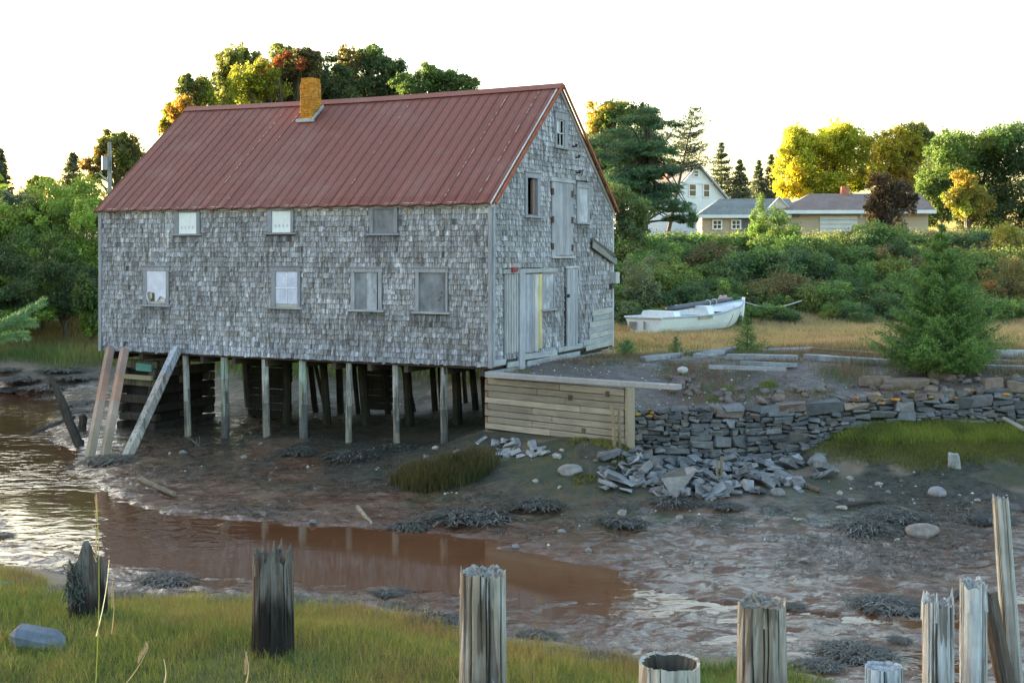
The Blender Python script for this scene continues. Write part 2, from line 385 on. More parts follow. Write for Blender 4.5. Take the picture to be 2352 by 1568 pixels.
CHN = np.array([PZ(a, b, WATER)[:2] for a, b in [(-160, 900), (0, 930), (15, 1010), (60, 1090), (130, 1150), (230, 1205), (400, 1238), (700, 1262), (1000, 1288), (1250, 1325), (1420, 1352), (1560, 1380), (2000, 1425), (2352, 1450), (2700, 1470)]])
CHW = np.array([3.5, 2.2, 1.5, 1.2, 1.1, 1.4, 1.8, 1.9, 1.7, 1.2, 0.35, 0.12, 0.02, 0.02, 0.02])
def chan(x, y):
    """how deep inside the creek bed, 0 outside .. 1 in the middle"""
    x = np.asarray(x, float); y = np.asarray(y, float); r = np.zeros(x.shape)
    for i in range(len(CHN) - 1):
        a, b = CHN[i], CHN[i + 1]; ab = b - a
        t = np.clip(((x - a[0]) * ab[0] + (y - a[1]) * ab[1]) / (ab @ ab), 0, 1)
        d = np.hypot(x - a[0] - t * ab[0], y - a[1] - t * ab[1]); w = CHW[i] * (1 - t) + CHW[i + 1] * t
        r = np.maximum(r, 1 - sstep(0.55, 1.45, d / w + 0.25 * fbm(x * 0.8, y * 1.4, 3, 4)))
    return r
def ground_z(x, y):
    x = np.asarray(x, float); y = np.asarray(y, float)
    zl = f_low(x, y)
    flat = (1 - sstep(.25, .7, zl)) * (y < 62)
    zl = np.maximum(zl, -.02) + flat * ((0.07 * fbm(x * 0.4, y * 0.9, 3, 1) + 0.055 * fbm(x * 1.7, y * 4.2, 4, 3)) * 1.0 - .028 * sstep(-4, 0, x) * sstep(26, 23, y) + .05 * fbm(x * 3.1, y * 2.6, 3, 13) * (y < 45) + .012 * (1 - sstep(-10, -5, x))) + (1 - flat) * 0.10 * fbm(x * 0.8, y * 0.8, 4, 5) * (y > 20)
    zl = zl - 0.24 * chan(x, y) * (y < 62)
    bd = bank_d(x, y)
    near = 2.0 + 0.08 * fbm(x * 0.7, y * 0.7, 3, 6) + 2.6 * sstep(-8, -17, bd) - 0.25 * sstep(-2.0, 0, bd)
    zn = near * (1 - sstep(0, 5.0, bd)) + zl * sstep(0, 5.0, bd)
    zl = np.where(bd < 5.0, zn, zl)
    zu = f_up(x, y) + 0.07 * fbm(x * 0.9, y * 0.9, 4, 7)
    sd = edge_sd(x, y); wd = 0.3 + 5.5 * sstep(52, 66, y)
    k = sstep(0, 1, sd / wd * 0.5 + 0.5) if False else sstep(-0.0, 1.0, sd / wd)
    z = zl * (1 - k) + zu * k
    return np.where(y > 140, 8.0 + (z - 8.0) * np.clip(1 - (y - 140) / 120, 0, 1), z)

def build_ground():
    ys = np.concatenate([np.linspace(-40, 8, 24, endpoint=False), np.linspace(8, 14, 40, endpoint=False), np.linspace(14, 48, 330, endpoint=False), np.linspace(48, 80, 120, endpoint=False), np.geomspace(80, 2500, 60)])
    t = np.concatenate([-np.geomspace(9, .56, 26), np.linspace(-.54, .54, 380), np.geomspace(.56, 9, 26)])
    X = t[None] * np.maximum(ys, 12)[:, None]; Y = np.repeat(ys[:, None], len(t), 1)
    Z = ground_z(X.clip(-120, 120), Y.clip(-40, 260)); n, m = X.shape
    V = np.stack([X, Y, Z], 2).reshape(-1, 3)
    i = np.arange((n - 1) * (m - 1)); r, c = i // (m - 1), i % (m - 1); k = r * m + c
    mb = MB(); mb.raw(V, np.stack([k, k + 1, k + m + 1, k + m], 1), (0.1, 0.1, 0.1))
    o = mb.build('ground', M['ground'], None, True); tag(o, kind='structure')
    x, y, z = V.T
    sd = edge_sd(x, y); bd = bank_d(x, y); nz = fbm(x * 0.6, y * 0.6, 4, 8); nf = fbm(x * 1.6, y * 2.2, 4, 9)
    upm = sstep(0, .3, sd)
    near = 1 - sstep(-.25, .35, bd)
    shore = (1 - upm) * sstep(.95, 1.3, z + .35 * nz) * (y > 30) * np.where(x < 3, sstep(48, 52, y), 1)
    bankg = upm * sstep(59, 62, y + 2 * nz)
    grass = np.maximum.reduce([near, shore, bankg])
    straw = upm * sstep(41.5, 46, y + 4 * nz) * (1 - sstep(60, 63, y))
    grav = upm * (1 - straw) * (1 - bankg)
    far = (y > 20) * (1 - upm) * (bd > 3)
    weed = far * sstep(-.05, .12, nz + .22 * np.exp(-((z - .38) / .25) ** 2) + .25 * nf - .05) * sstep(.16, .36, z) * (1 - shore) * (y < 60)
    weed = np.maximum(weed, (1 - upm) * (1 - near) * sstep(.02, .2, nf) * np.exp(-((bd - 2.0) / 2.0) ** 2) * .9)
    under = sstep(36.5, 39, y + .5 * x + 1) * (y < 52) * (x < 1) * (x > -14)  # house footprint, darkened through the seaweed mask
    weed = np.maximum(weed, under * .8 * far)
    alg = far * sstep(.02, .25, fbm(x * .35, y * .5, 4, 11)) * sstep(.12, .25, z) * (1 - weed)
    wet = (1 - upm) * (1 - near) * (1 - sstep(.2, .75, z + .12 * nf))
    wet = np.maximum(wet, (1 - upm) * (bd > 1.2) * (y < 24) * 0.8)
    for nm, cols in (('m1', (grass, grav, weed)), ('m2', (alg, straw, wet))):
        a = np.ones((len(x), 4), np.float32)
        for j in range(3): a[:, j] = np.clip(cols[j], 0, 1)
        o.data.attributes.new(nm, 'FLOAT_COLOR', 'POINT').data.foreach_set('color', a.ravel())
    return o
build_ground()
mb = MB()
gx = np.linspace(-70, 45, 60); gy = np.linspace(15.5, 63, 40); X, Y = np.meshgrid(gx, gy); k = (np.arange(39)[:, None] * 60 + np.arange(59)[None]).ravel()
mb.raw(np.stack([X, Y, np.full(X.shape, WATER)], 2).reshape(-1, 3), np.stack([k, k + 1, k + 61, k + 60], 1), (0.1, 0.05, 0.03))
tag(mb.build('creek_water', M['water'], None, True), kind='structure')
def hit(px, py):
    """where the sight line through a photo pixel first meets the ground"""
    Y = np.concatenate([np.arange(9, 70, .04), np.arange(70, 140, .25)]); q = np.stack([(px - CX) / F * Y, Y, CAM - (py - HY) / F * Y], 1)
    k = np.nonzero(ground_z(q[:, 0], q[:, 1]) >= q[:, 2])[0]
    return q[k[0]] if len(k) else q[-1]
def gz(x, y): return float(ground_z(np.array([x]), np.array([y]))[0])
# ---------------------------------------------------------------- the boathouse
A0 = np.array([-13.99, 44.2, 2.99]); BL, BWD, BH, RIDGE = 15.0, 9.2, 4.77, 8.59
TH = math.atan2(-.4465, .8948); RB = rot((0, 0, 1), TH)
house = thing('boathouse', A0, 'large weathered grey shingled boathouse with rusty red metal roof standing on piles over the mud', 'boathouse', rz=TH)
def loc_ray(px, py):
    o = (np.array([0, 0, CAM]) - A0) @ RB; d = np.array([(px - CX) / F, 1, -(py - HY) / F]) @ RB; return o, d
def front(px, py, yl=0.0): o, d = loc_ray(px, py); t = (yl - o[1]) / d[1]; q = o + t * d; return q[0], q[2]
def gable(px, py, xl=BL): o, d = loc_ray(px, py); t = (xl - o[0]) / d[0]; q = o + t * d; return q[1], q[2]
def to_loc(p): return (np.asarray(p, float) - A0) @ RB
def rect(f, x0, y0, x1, y1):
    a = [f(x0, (y0 + y1) / 2)[0], f(x1, (y0 + y1) / 2)[0]]; b = [f((x0 + x1) / 2, y1)[1], f((x0 + x1) / 2, y0)[1]]
    return min(a), max(a), min(b), max(b)
GREYS = np.array([(.228, .235, .262), (.26, .268, .297), (.305, .317, .355), (.355, .37, .41), (.185, .186, .20), (.22, .207, .20)])
FW = [  # front openings: panel rectangle, outer frame rectangle on the photograph, kind
    ((411, 473, 453, 535), (400, 472, 462, 541), 'white', 0), ((625, 468, 669, 532), (614, 466, 677, 538), 'white', 0), ((858, 463, 906, 532), (848, 462, 916, 540), 'ply', 0),
    ((339, 622, 383, 697), (329, 610, 391, 703), 'torn', 1), ((634, 623, 685, 701), (623, 610, 693, 709), 'film', 1), ((816, 625, 870, 709), (805, 613, 880, 715), 'ply2', 1), ((963, 626, 1025, 712), (953, 613, 1031, 720), 'ply3', 1)]
GW = [((1209, 409, 1232, 492), (1203, 395, 1239, 500), 'hole'), ((1277, 275, 1294, 331), (1272, 257, 1303, 342), 'attic'), ((1328, 432, 1348, 508), (1322, 420, 1352, 514), 'osb'), ((1245, 629, 1269, 708), (1241, 624, 1273, 713), 'osb')]
frects = [rect(front, *f[1]) for f in FW]
grects = [rect(gable, *g[1]) for g in GW]
gd_up = rect(gable, 1264, 419, 1315, 590); gd_lo = rect(gable, 1154, 617, 1243, 812); gd_nar = rect(gable, 1295, 613, 1327, 797)

def free(a, b, z, rects):
    iv = [(a, b)]
    for x0, x1, z0, z1 in rects:
        if z0 < z < z1:
            nv = []
            for p, q in iv:
                if x1 <= p or x0 >= q: nv.append((p, q))
                else:
                    if x0 - p > .02: nv.append((p, x0))
                    if q - x1 > .02: nv.append((x1, q))
            iv = nv
    return iv
def shingles(mb, put, lim, ztop, rects, e=.158, seed=0):
    z = 0.0; row = 0
    while z < ztop:
        ee = min(e, ztop - z + .02)
        for a, b in free(*lim(z + .5 * ee), z + .5 * ee, rects):
            x = a - U(0, .05)
            off = 0.012 * fbm(a * 3 + 2, z * 3, 2)
            while x < b:
                w = U(.05, .16); x0, x1 = max(x + .003, a), min(x + w - .003, b); x += w
                if x1 - x0 < .02: continue
                dz = U(-.014, .014) + .02 * fbm(x * .6, z * .6, 3, 6) + (U(-.05, .0) if U(0, 1) < .05 else 0); t = U(.018, .045); sk = U(-.006, .006)
                pz = fbm(x * .35, z * .5, 3, 20 + seed); k = GREYS[rng.choice(6, p=[.22, .26, .2, .12, .12, .08])] * (1 + .36 * pz) * U(.86, 1.14)
                zb, zt = z + dz, z + ee + .03
                for r0_, r1_, r2_, r3_ in rects:                         # damp stain below each sill
                    if r0_ - .08 < x < r1_ + .08 and r2_ - .55 < z < r2_: k = k * (.62 + .3 * (r2_ - z))
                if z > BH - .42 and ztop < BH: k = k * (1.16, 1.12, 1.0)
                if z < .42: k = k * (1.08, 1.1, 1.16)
                if U(0, 1) < .012: k = k * .4                              # lost shingle: dark underlay
                V = [(x0, -t, zb + sk), (x1, -t, zb - sk), (x1 + sk, -.002, zt), (x0 + sk, -.002, zt), (x0, .01, zb), (x1, .01, zb)]
                mb.raw(put(np.array(V)), [[0, 1, 2, 3], [4, 5, 1, 0], [4, 0, 3, 3], [1, 5, 2, 2]], k)
        z += e; row += 1
def gput(V): return np.stack([BL - V[:, 1], V[:, 0], V[:, 2]], 1)      # front coordinates -> gable wall
def fput(V): return V
# walls (front and gable carry real shingles over boarding)
fw = MB(); fw.box((BL / 2, .06, BH / 2), (BL - .02, .1, BH), (.05, .045, .04))
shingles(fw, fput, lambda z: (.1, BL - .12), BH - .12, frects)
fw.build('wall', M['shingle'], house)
slope = (RIDGE - BH) / (BWD / 2)
def glim(z): h = 0 if z < BH else (z - BH) / slope; return (.1 + h, BWD - .1 - h)
gw = MB()
hol = [rect(gable, *GW[0][0]), rect(gable, *GW[1][0])]
zs = sorted({0, BH, *[h[2] for h in hol], *[h[3] for h in hol], *np.linspace(BH, RIDGE - .1, 14)})
for z0, z1 in zip(zs[:-1], zs[1:]):
    zm = (z0 + z1) / 2
    l0, r0 = glim(z0); l1, r1 = glim(z1)
    segs = free(min(l0, l1) - .1, max(r0, r1) + .1, zm, hol)
    for p, q in segs:
        pts = [(max(p, l0 - .1), z0), (min(q, r0 + .1), z0), (min(q, r1 + .1), z1), (max(p, l1 - .1), z1)]
        gw.raw([(BL - .02, y, z) for y, z in pts] + [(BL - .12, y, z) for y, z in pts], [[0, 1, 2, 3], [7, 6, 5, 4], [0, 4, 5, 1], [3, 2, 6, 7], [0, 3, 7, 4], [1, 5, 6, 2]], (.05, .045, .04))
shingles(gw, gput, glim, RIDGE - .25, grects + [gd_up, gd_lo, gd_nar, (0, BWD, -.2, .18)], seed=3)
gw.build('wall', M['shingle'], house)
ow = MB()
ow.box((BL / 2, BWD - .05, BH / 2), (BL - .3, .1, BH), (.2, .2, .21)); ow.box((.05, BWD / 2, BH / 2), (.1, BWD - .1, BH), (.2, .2, .21))
ow.raw([(.05, 0, BH), (.05, BWD, BH), (.05, BWD / 2, RIDGE - .05)], [[0, 1, 2]], (.2, .2, .21))
ow.build('wall', M['shingle'], house)
fl = MB(); fl.box((BL / 2, BWD / 2, -.02), (BL - .25, BWD - .25, .12), (.07, .055, .045))
for k in range(12): fl.box((.4 + k * 1.29, BWD / 2, -.19), (.14, BWD - .3, .2), (.06, .05, .04), jit=.01)
fl.build('floor_frame', M['board_y'], house)
# corner boards, eave board, rake boards
def part(name, m, mbf, label=None, parent=house):
    o = mbf.build(name, M[m] if isinstance(m, str) else m, parent)
    if label: o['label'] = label
    return o
for x in (.045, BL - .06):
    b = MB(); b.box((x, -.022, BH / 2 - .02), (.12, .06, BH + .02), (.25, .26, .295), jit=.006, b=.006); part('corner_board', 'board_z', b)
b = MB(); b.box((BL + .02, .06, BH / 2), (.05, .13, BH), (.26, .275, .31), jit=.005, b=.006); part('corner_board', 'board_z', b); b = MB(); b.box((BL + .02, BWD - .05, BH / 2), (.05, .11, BH), (.38, .40, .42), jit=.005, b=.006); part('corner_board', 'board_z', b)
b = MB(); b.box((BL / 2, -.028, BH - .06), (BL - .2, .05, .14), (.34, .325, .285), jit=.008, b=.006); part('eave_board', 'board_x', b)
for sgn in (1, -1):
    b = MB(); y0 = BWD / 2 + sgn * (BWD / 2 + .12); p = (BL + .035, y0, BH - .12); q = (BL + .035, BWD / 2, RIDGE - .03)
    b.beam(p, q, .05, .17, (.42, .45, .45) if sgn < 0 else (.27, .29, .29), up=(1, 0, 0), b=.006, roll=math.pi / 2); part('rake_board', 'board_y', b)
# skirt boards along the gable base and the grey concrete sill under it
b = MB()
for k, (y0, y1, z) in enumerate([(.05, .75, .10), (.9, 1.7, -.02), (2.0, 4.4, .12), (4.5, 6.4, .2), (6.5, 8.0, .28), (2.2, 6.2, -.06)]):
    b.box((BL + .03, (y0 + y1) / 2, z), (.06, y1 - y0, .17), (.30, .32, .345), rot((1, 0, 0), U(-.02, .03)), .01, .008)
part('skirt_board', 'board_y', b)
b = MB(); b.box((BL - .08, BWD / 2, -.33), (.22, BWD - .1, .42), (.24, .255, .27), jit=.01, b=.02); part('sill_beam', 'stone', b)
# worn bare boards low on the right of the gable
b = MB()
for k in range(7):
    z0 = .12 + k * .19; y0 = 6.6 + .12 * k + U(-.1, .2); b.box((BL + .045, (y0 + 9.05) / 2, z0), (.03, 9.05 - y0, .175), (.27, .285, .31) if k % 2 else (.33, .345, .335), rot((1, 0, 0), .03), .008, .006)
part('patch_boards', 'board_y', b)

# front windows
def pane(mbf, x0, x1, z0, z1, d, col, put=fput, nx=1, nz=1, wob=0):
    xs = np.linspace(x0, x1, nx + 1); zz = np.linspace(z0, z1, nz + 1); X, Z = np.meshgrid(xs, zz)
    Y = np.full(X.shape, -d) + wob * fbm(X * 4, Z * 3, 3, 5); k = (np.arange(nz)[:, None] * (nx + 1) + np.arange(nx)[None]).ravel()
    mbf.raw(put(np.stack([X, Y, Z], 2).reshape(-1, 3)), np.stack([k, k + 1, k + nx + 2, k + nx + 1], 1), col)
def slab(mbf, x0, x1, z0, z1, y0, y1, col, put=fput, jit=.003):
    k = MB(); k.box(((x0 + x1) / 2, -(y0 + y1) / 2, (z0 + z1) / 2), (abs(x1 - x0), abs(y1 - y0), abs(z1 - z0)), col, None, jit, .005)
    n0 = mbf.n; mbf.v.append(put(k.v[0])); mbf.n += len(k.v[0])
    for f, c in zip(k.f, k.c): mbf.f.append(f + n0); mbf.c.append(c)
FRC = [(.235, .245, .28), (.215, .225, .26), (.265, .275, .31)]
def add_window(prect, orect, kind, lower, f, put, parent=house, head=True):
    x0, x1, z0, z1 = rect(f, *prect); a0, a1, b0, b1 = rect(f, *orect); cap = BH - .135 if f is front else 99; z1 = min(z1, cap - .03); b1 = min(b1, cap)
    col = FRC[rng.integers(3)]; st = .055
    fr = MB()
    slab(fr, a0 + .03, x0, b0 + .06, z1 + .006, -.02, st, col, put); slab(fr, x1, a1 - .03, b0 + .06, z1 + .006, -.02, st, col, put)
    if not lower: slab(fr, a0 + .03, a1 - .03, z1 - .004, b1, -.02, st + .004, col, put)
    if lower: slab(fr, a0, a1, z1 - .002, b1 - .04, -.02, st + .008, col, put); slab(fr, a0 - .02, a1 + .02, b1 - .043, b1 + .01, -.02, st + .03, [c * .8 for c in col], put)
    gz_axis = 'board_z'
    win = part('window', gz_axis, fr, None, parent)
    si = MB(); slab(si, a0 - .06, a1 + .06, b0 - .01, b0 + .055, -.02, .10, [c * 1.05 for c in col], put)
    part('sill', 'board_x', si, None, win)
    pn = MB(); z0 = b0 + .058
    if kind == 'white':
        pane(pn, x0 + .01, x1 - .01, z0, z1, .02, (.66, .72, .76), put, 6, 8, .006)
        for k in range(4): pane(pn, x0 + .12 + .15 * k, x0 + .17 + .15 * k, z0 + .16, z0 + .26, .03, (.45, .52, .53), put)
        part('panel', 'paint', pn, 'pale painted panel with faint smudges', win)
    elif kind in ('ply', 'ply2', 'ply3'):
        if kind == 'ply2':
            xm = x0 + (x1 - x0) * .52
            pane(pn, x0, xm, z0, z1, .018, (.20, .22, .255), put); pane(pn, xm, x1 - .05, z0, z1, .024, (.31, .34, .40), put)
            pane(pn, x1 - .05, x1, z0, z1, .005, (.015, .015, .015), put)
        elif kind == 'ply': pane(pn, x0, x1, z0, z1, .018, (.15, .165, .185), put)
        else:
            pane(pn, x0, x1 - .09, z0, z1, .018, (.165, .18, .21), put); pane(pn, x1 - .09, x1, z0, z1, .026, (.13, .15, .17), put)
            for q in range(5): cx, cz, r = x0 + (x1 - x0) * U(.5, .85), z0 + (z1 - z0) * U(.3, .6), U(.012, .028); pane(pn, cx - r, cx + r, cz - r * 1.6, cz + r, .021, (.02, .02, .02), put)
        part('panel', 'panel', pn, 'grey stained plywood panel', win)
    elif kind == 'film':
        pane(pn, x0 + .01, x1 - .01, z0 + .1, z1, .028, (.44, .50, .66), put, 8, 10, .012); pane(pn, x0, x1, z0, z0 + .1, .016, (.3, .31, .3), put)
        part('plastic_sheet', 'plastic', pn, 'bluish plastic sheet over the sash', win)
        mu = MB(); xm, zm = (x0 + x1) / 2, z0 + .1 + (z1 - z0 - .1) * .48
        slab(mu, xm - .018, xm + .018, z0 + .1, z1, .03, .038, (.62, .66, .76), put); slab(mu, x0, x1, zm - .018, zm + .018, .031, .0395, (.62, .66, .76), put); part('glazing_bar', 'paint', mu, None, win)
    elif kind == 'torn':
        zc = z0 + (z1 - z0) * .36
        pane(pn, x0, x1, z0, z1, .002, (.33, .34, .34), put); pane(pn, x0 + .2, x0 + .3, z0 + .1, zc - .02, .008, (.01, .01, .01), put)
        pane(pn, x0 + .14, x0 + .23, z0 + .1, z0 + .2, .009, (.015, .012, .01), put)
        X = [x0, x1]; pts = [(x0, z1), (x1, z1), (x1, zc - .2), (x1 - .25, zc - .12), (x1 - .36, zc - .27), (x0 + .36, zc - .3), (x0 + .34, zc - .02), (x0 + .1, zc + .02), (x0, zc - .05)]
        V = put(np.array([(x, -.03 - .02 * U(0, 1), z) for x, z in pts])); pn.raw(V, [[0, 8, 7]], (.46, .50, .64)); pn.raw(V, [[0, 7, 6], [0, 6, 1], [6, 5, 4], [6, 4, 3], [6, 3, 1], [3, 2, 1]], (.50, .545, .68))
        pn.raw(put(np.array([(x1 - .35, -.045, z0 + .12), (x1 - .02, -.05, z0 + .08), (x1 - .05, -.06, zc - .2), (x0 + .02, -.06, zc), (x0 - .05, -.05, zc - .15), (x0 + .12, -.05, z0 + .02)])), [[0, 1, 2], [3, 4, 5]], (.46, .49, .58))
        part('plastic_sheet', 'plastic', pn, 'torn plastic sheet with a dark hole below', win)
    elif kind == 'osb':
        pane(pn, x0, x1, z0, z1, .03, (.36, .385, .43), put, 6, 18, .012); part('panel', 'panel', pn, 'mottled grey chipboard panel', win)
    elif kind == 'attic':
        xm, zm = (x0 + x1) / 2, (z0 + z1) / 2
        for (p, q, r, s) in ((x0, xm, zm, z1),): pane(pn, p, q, r, s, -.03, (.68, .74, .76), put)
        part('panel', 'paint', pn, None, win)
        mu = MB()
        for t in (x0 + .02, xm, x1 - .02): slab(mu, t - .02, t + .02, z0, z1, -.02, .02, (.40, .43, .45), put)
        for t in (z0 + .02, zm, z1 - .02): slab(mu, x0, x1, t - .02, t + .02, -.021, .022, (.40, .43, .45), put)
        part('glazing_bar', 'board_z', mu, None, win)
    elif kind == 'hole':
        slab(pn, x1 - .22, x1, z0, z1, -.1, -.02, (.16, .12, .11), put); slab(pn, x0 - .05, x1 + .1, z0 - .1, z1 + .1, -.55, -.5, (.012, .011, .012), put); part('jamb', 'board_z', pn, 'bare brownish jamb of the open window with a black sheet as its dark inside', win)  # near-black sheet behind the opening stands in for the shade inside
    return win
for i, (p, o_, k, lw) in enumerate(FW): add_window(p, o_, k, lw, front, fput)
for p, o_, k in GW: add_window(p, o_, k, 1, gable, gput)

# gable doors
def door(rct, n, cols, lab, d=.035, name='door', mk='board_z', corr=False, lowj=.02):
    y0, y1, z0, z1 = rct; b = MB(); xs = np.linspace(y0, y1, n + 1)
    for i in range(n):
        slab(b, xs[i] + .004, xs[i + 1] - .004, z0 + U(-lowj, lowj), z1 + U(-.01, .01), -.02, d + (.02 if corr and i % 2 else U(0, .008)), cols[i % len(cols)], gput)
    return part(name, mk, b, lab)
up_d = door(rect(gable, 1266, 420, 1314, 587), 6, [(.29, .30, .335), (.26, .275, .31), (.31, .32, .355), (.235, .245, .28)], 'tall loft door of upright grey boards')
def hinges(lst, parent):
    for px, py in lst:
        b = MB(); y, z = gable(px, py); slab(b, y - .07, y + .07, z - .16, z + .05, .0, .06, (.07, .035, .03), gput); part('hinge', 'iron', b, None, parent)
hinges([(1267, 436), (1267, 500), (1267, 562), (1312, 442), (1312, 502), (1312, 565)], up_d)
def trim(x0, y0, x1, y1, col, d=.07, name='door_header', mk='board_y'):
    b = MB(); r = rect(gable, x0, y0, x1, y1); slab(b, r[0], r[1], r[2], r[3], -.02, d, col, gput); return part(name, mk, b)
trim(1262, 410, 1318, 419, (.33, .35, .37)); trim(1262, 588, 1316, 593, (.36, .38, .40), .11, 'door_sill')
trim(1152, 617, 1277, 627, (.30, .31, .31), .075); trim(1296, 611, 1326, 616, (.36, .38, .40), .07)
door(rect(gable, 1157, 629, 1187, 810), 10, [(.25, .26, .28), (.33, .34, .355)], 'sheet of pale grey corrugated metal', .03, 'corrugated_sheet', 'board_z', True)
bd = MB(); r = rect(gable, 1188, 619, 1200, 848); slab(bd, *r, .0, .10, (.31, .325, .37), gput); part('leaning_board', 'board_z', bd)
lo_d = door(rect(gable, 1201, 629, 1226, 808), 4, [(.27, .285, .33), (.31, .325, .37), (.24, .26, .30)], 'lower door of grey upright planks')
bd = MB(); r = rect(gable, 1226, 629, 1234, 806); slab(bd, *r, .0, .055, (.45, .44, .40), gput); r = rect(gable, 1234, 629, 1241, 800); slab(bd, *r, .0, .07, (.50, .43, .23), gput); part('yellow_board', 'board_z', bd, 'upright boards with flaking yellow paint')
bd = MB(); r = rect(gable, 1169, 614, 1181, 624); slab(bd, *r, .05, .14, (.26, .05, .045), gput); part('red_block', 'iron', bd)
nar = door(rect(gable, 1299, 617, 1324, 795), 4, [(.29, .305, .34), (.25, .27, .305)], 'narrow plank door, dark gap at its edge', .06)
bd = MB(); r = rect(gable, 1296, 660, 1299, 795); slab(bd, *r, .0, .02, (.012, .012, .012), gput); part('door_gap', 'iron', bd)
hinges([(1322, 630), (1323, 690), (1322, 785)], nar); b = MB(); y, z = gable(1300, 679); slab(b, y - .05, y + .06, z - .05, z + .05, .05, .12, (.05, .04, .04), gput); part('latch', 'iron', b, None, nar)
b = MB(); p = gable(1353, 554); q = gable(1407, 598)
b.beam((BL + .14, p[0], p[1] - .12), (BL + .14, q[0], q[1] - .05), .22, .05, (.20, .21, .20), up=(1, 0, 0), b=.008); b.beam((BL + .11, p[0], p[1] + .05), (BL + .16, q[0] - .2, q[1] + .16), .16, .04, (.08, .075, .07), up=(1, 0, 0), b=.008)
part('leanto_rafter', 'board_y', b, 'broken board slanting across the gable')
b = MB(); r = rect(gable, 1397, 626, 1411, 650); b.box((BL + .1, BWD - .12, (r[2] + r[3]) / 2), (.3, .34, .40), (.36, .375, .39), b=.02); b.box((BL + .08, BWD - .3, (r[2] + r[3]) / 2 - .3), (.12, .2, .16), (.04, .04, .045), b=.01); part('meter_box', 'paint', b)
for px, py in ((1314, 337), (1320, 362), (1322, 397)):
    b = MB(); y, z = gable(px, py); b.tube([(BL, y, z), (BL + .16, y, z), (BL + .16, y, z + .08)], [.025, .03, .06], 8, (.035, .03, .03)); part('wire_bracket', 'iron', b)
b = MB(); y, z = gable(1320, 394); y2, z2 = gable(1334, 402); b.tube([(BL + .12, y, z), (BL + .2, (y + y2) / 2, z + .06), (BL + .05, y2, z2)], .015, 5, (.04, .04, .04)); part('wire', 'iron', b)

# roof: ribbed sheets on both slopes, ridge cap, chimney
def roof_side(front_side):
    mbf = MB(); ov = .13
    xs = []; hs = []; cs = []; x = -.16; k = 0
    base = np.array([.168, .060, .050])
    while x < BL + .15:
        sh = base * U(.88, 1.12)
        for dx, h in ((0, .0), (.018, .028), (.036, .028), (.054, .0), (.14, .004), (.16, .010), (.18, .004), (.25, .004), (.27, .010), (.29, .004)):
            xs.append(x + dx); hs.append(h if not (dx < .06 and k % 2) else h * .8); cs.append(sh * (.74 if .0 <= dx < .05 else 1))
        x += .365; k += 1
    xs, hs, cs = np.array(xs), np.array(hs), np.array(cs); keep = xs < BL + .16; xs, hs, cs = xs[keep], hs[keep], cs[keep]
    ss = np.linspace(0, 1, 15); n = len(xs)
    run = BWD / 2 + ov; y0, z0 = -ov, BH - ov * slope + .05; y1, z1 = BWD / 2, RIDGE + .06
    nrm = np.array([0, -slope, 1]) / math.hypot(1, slope); nrm[1] = -abs(nrm[1])
    V = []
    for s in ss:
        sag = -.07 * np.sin(np.clip(xs / BL, 0, 1) * math.pi) * s + .02 * fbm(xs * .5, xs * 0 + s * 3, 3, 2)
        e = (.035 * fbm(xs * 1.1, xs * 0, 3, 4) + .02 * np.sin(xs / .73 * 2 * math.pi)) * (1 - s) ** 6
        y = y0 + (y1 - y0) * s + hs * nrm[1]; z = z0 + (z1 - z0) * s + sag + hs * nrm[2] + e
        if s == 0: z = z - .004
        V.append(np.stack([xs, np.broadcast_to(y, xs.shape), z], 1))
    V = np.concatenate(V); m = len(ss); k = (np.arange(m - 1)[:, None] * n + np.arange(n - 1)[None]).ravel(); kk = np.arange((m - 1) * (n - 1)) % (n - 1)
    if not front_side: V[:, 1] = BWD - V[:, 1]
    fc = np.stack([k, k + 1, k + n + 1, k + n], 1) if front_side else np.stack([k, k + n, k + n + 1, k + 1], 1)
    colr = cs[kk].copy(); rowi = np.arange(len(kk)) // (n - 1)
    if front_side: colr[rowi == 0] *= (.9, .75, .72)
    mbf.raw(V, fc, colr)
    V2 = V - np.array([0, 0, .03]); mbf.raw(V2, fc[:, ::-1], (.05, .03, .025))
    return mbf
rf = roof_side(True).build('roof', M['roof'], house); roof_side(False).build('roof', M['roof'], house)
b = MB()
for s in (-1, 1):
    xs = np.linspace(-.16, BL + .16, 60); sag = -.07 * np.sin(np.clip(xs / BL, 0, 1) * math.pi)
    V = np.concatenate([np.stack([xs, np.full(60, BWD / 2), RIDGE + .115 + sag], 1), np.stack([xs, np.full(60, BWD / 2 + s * .24), RIDGE + .115 - .24 * slope + .012 + sag], 1)])
    k = np.arange(59); b.raw(V, np.stack([k, k + 1, k + 61, k + 60], 1), (.20, .07, .06))
part('ridge_cap', 'roof', b, None, rf)
for xx, n in ((4.6, 17), (13.5, 24), (14.5, 24), (5.25, 8), (9.8, 6)):       # flaked paint along three seams
    b = MB()
    for q in range(n):
        s = U(.05, .92); y = -.13 + (BWD / 2 + .13) * s; z = BH - .13 * slope + .05 + (RIDGE + .06 - BH + .13 * slope - .05) * s - .07 * math.sin(xx / BL * math.pi) * s
        xk = -.16 + round((xx + .16) / .365) * .365 + .027
        b.beam((xk, y - .02, z + .045 - .02 * slope), (xk, y + .06, z + .045 + .06 * slope), U(.015, .03), .006, (.36, .27, .21), up=(0, -slope, 1), jit=.006, b=0)
    part('paint_flakes', 'paint', b, None, rf)['kind'] = 'stuff'
for s in (-1, 1):                                                            # rusty edge along the gable rake
    b = MB(); b.beam((BL + .17, BWD / 2 + s * (BWD / 2 + .13), BH - .13 * slope + .045), (BL + .17, BWD / 2, RIDGE + .05), .05, .10, (.25, .075, .04), up=(1, 0, 0), roll=math.pi / 2, b=.006); part('roof_edge', 'iron', b, None, rf)
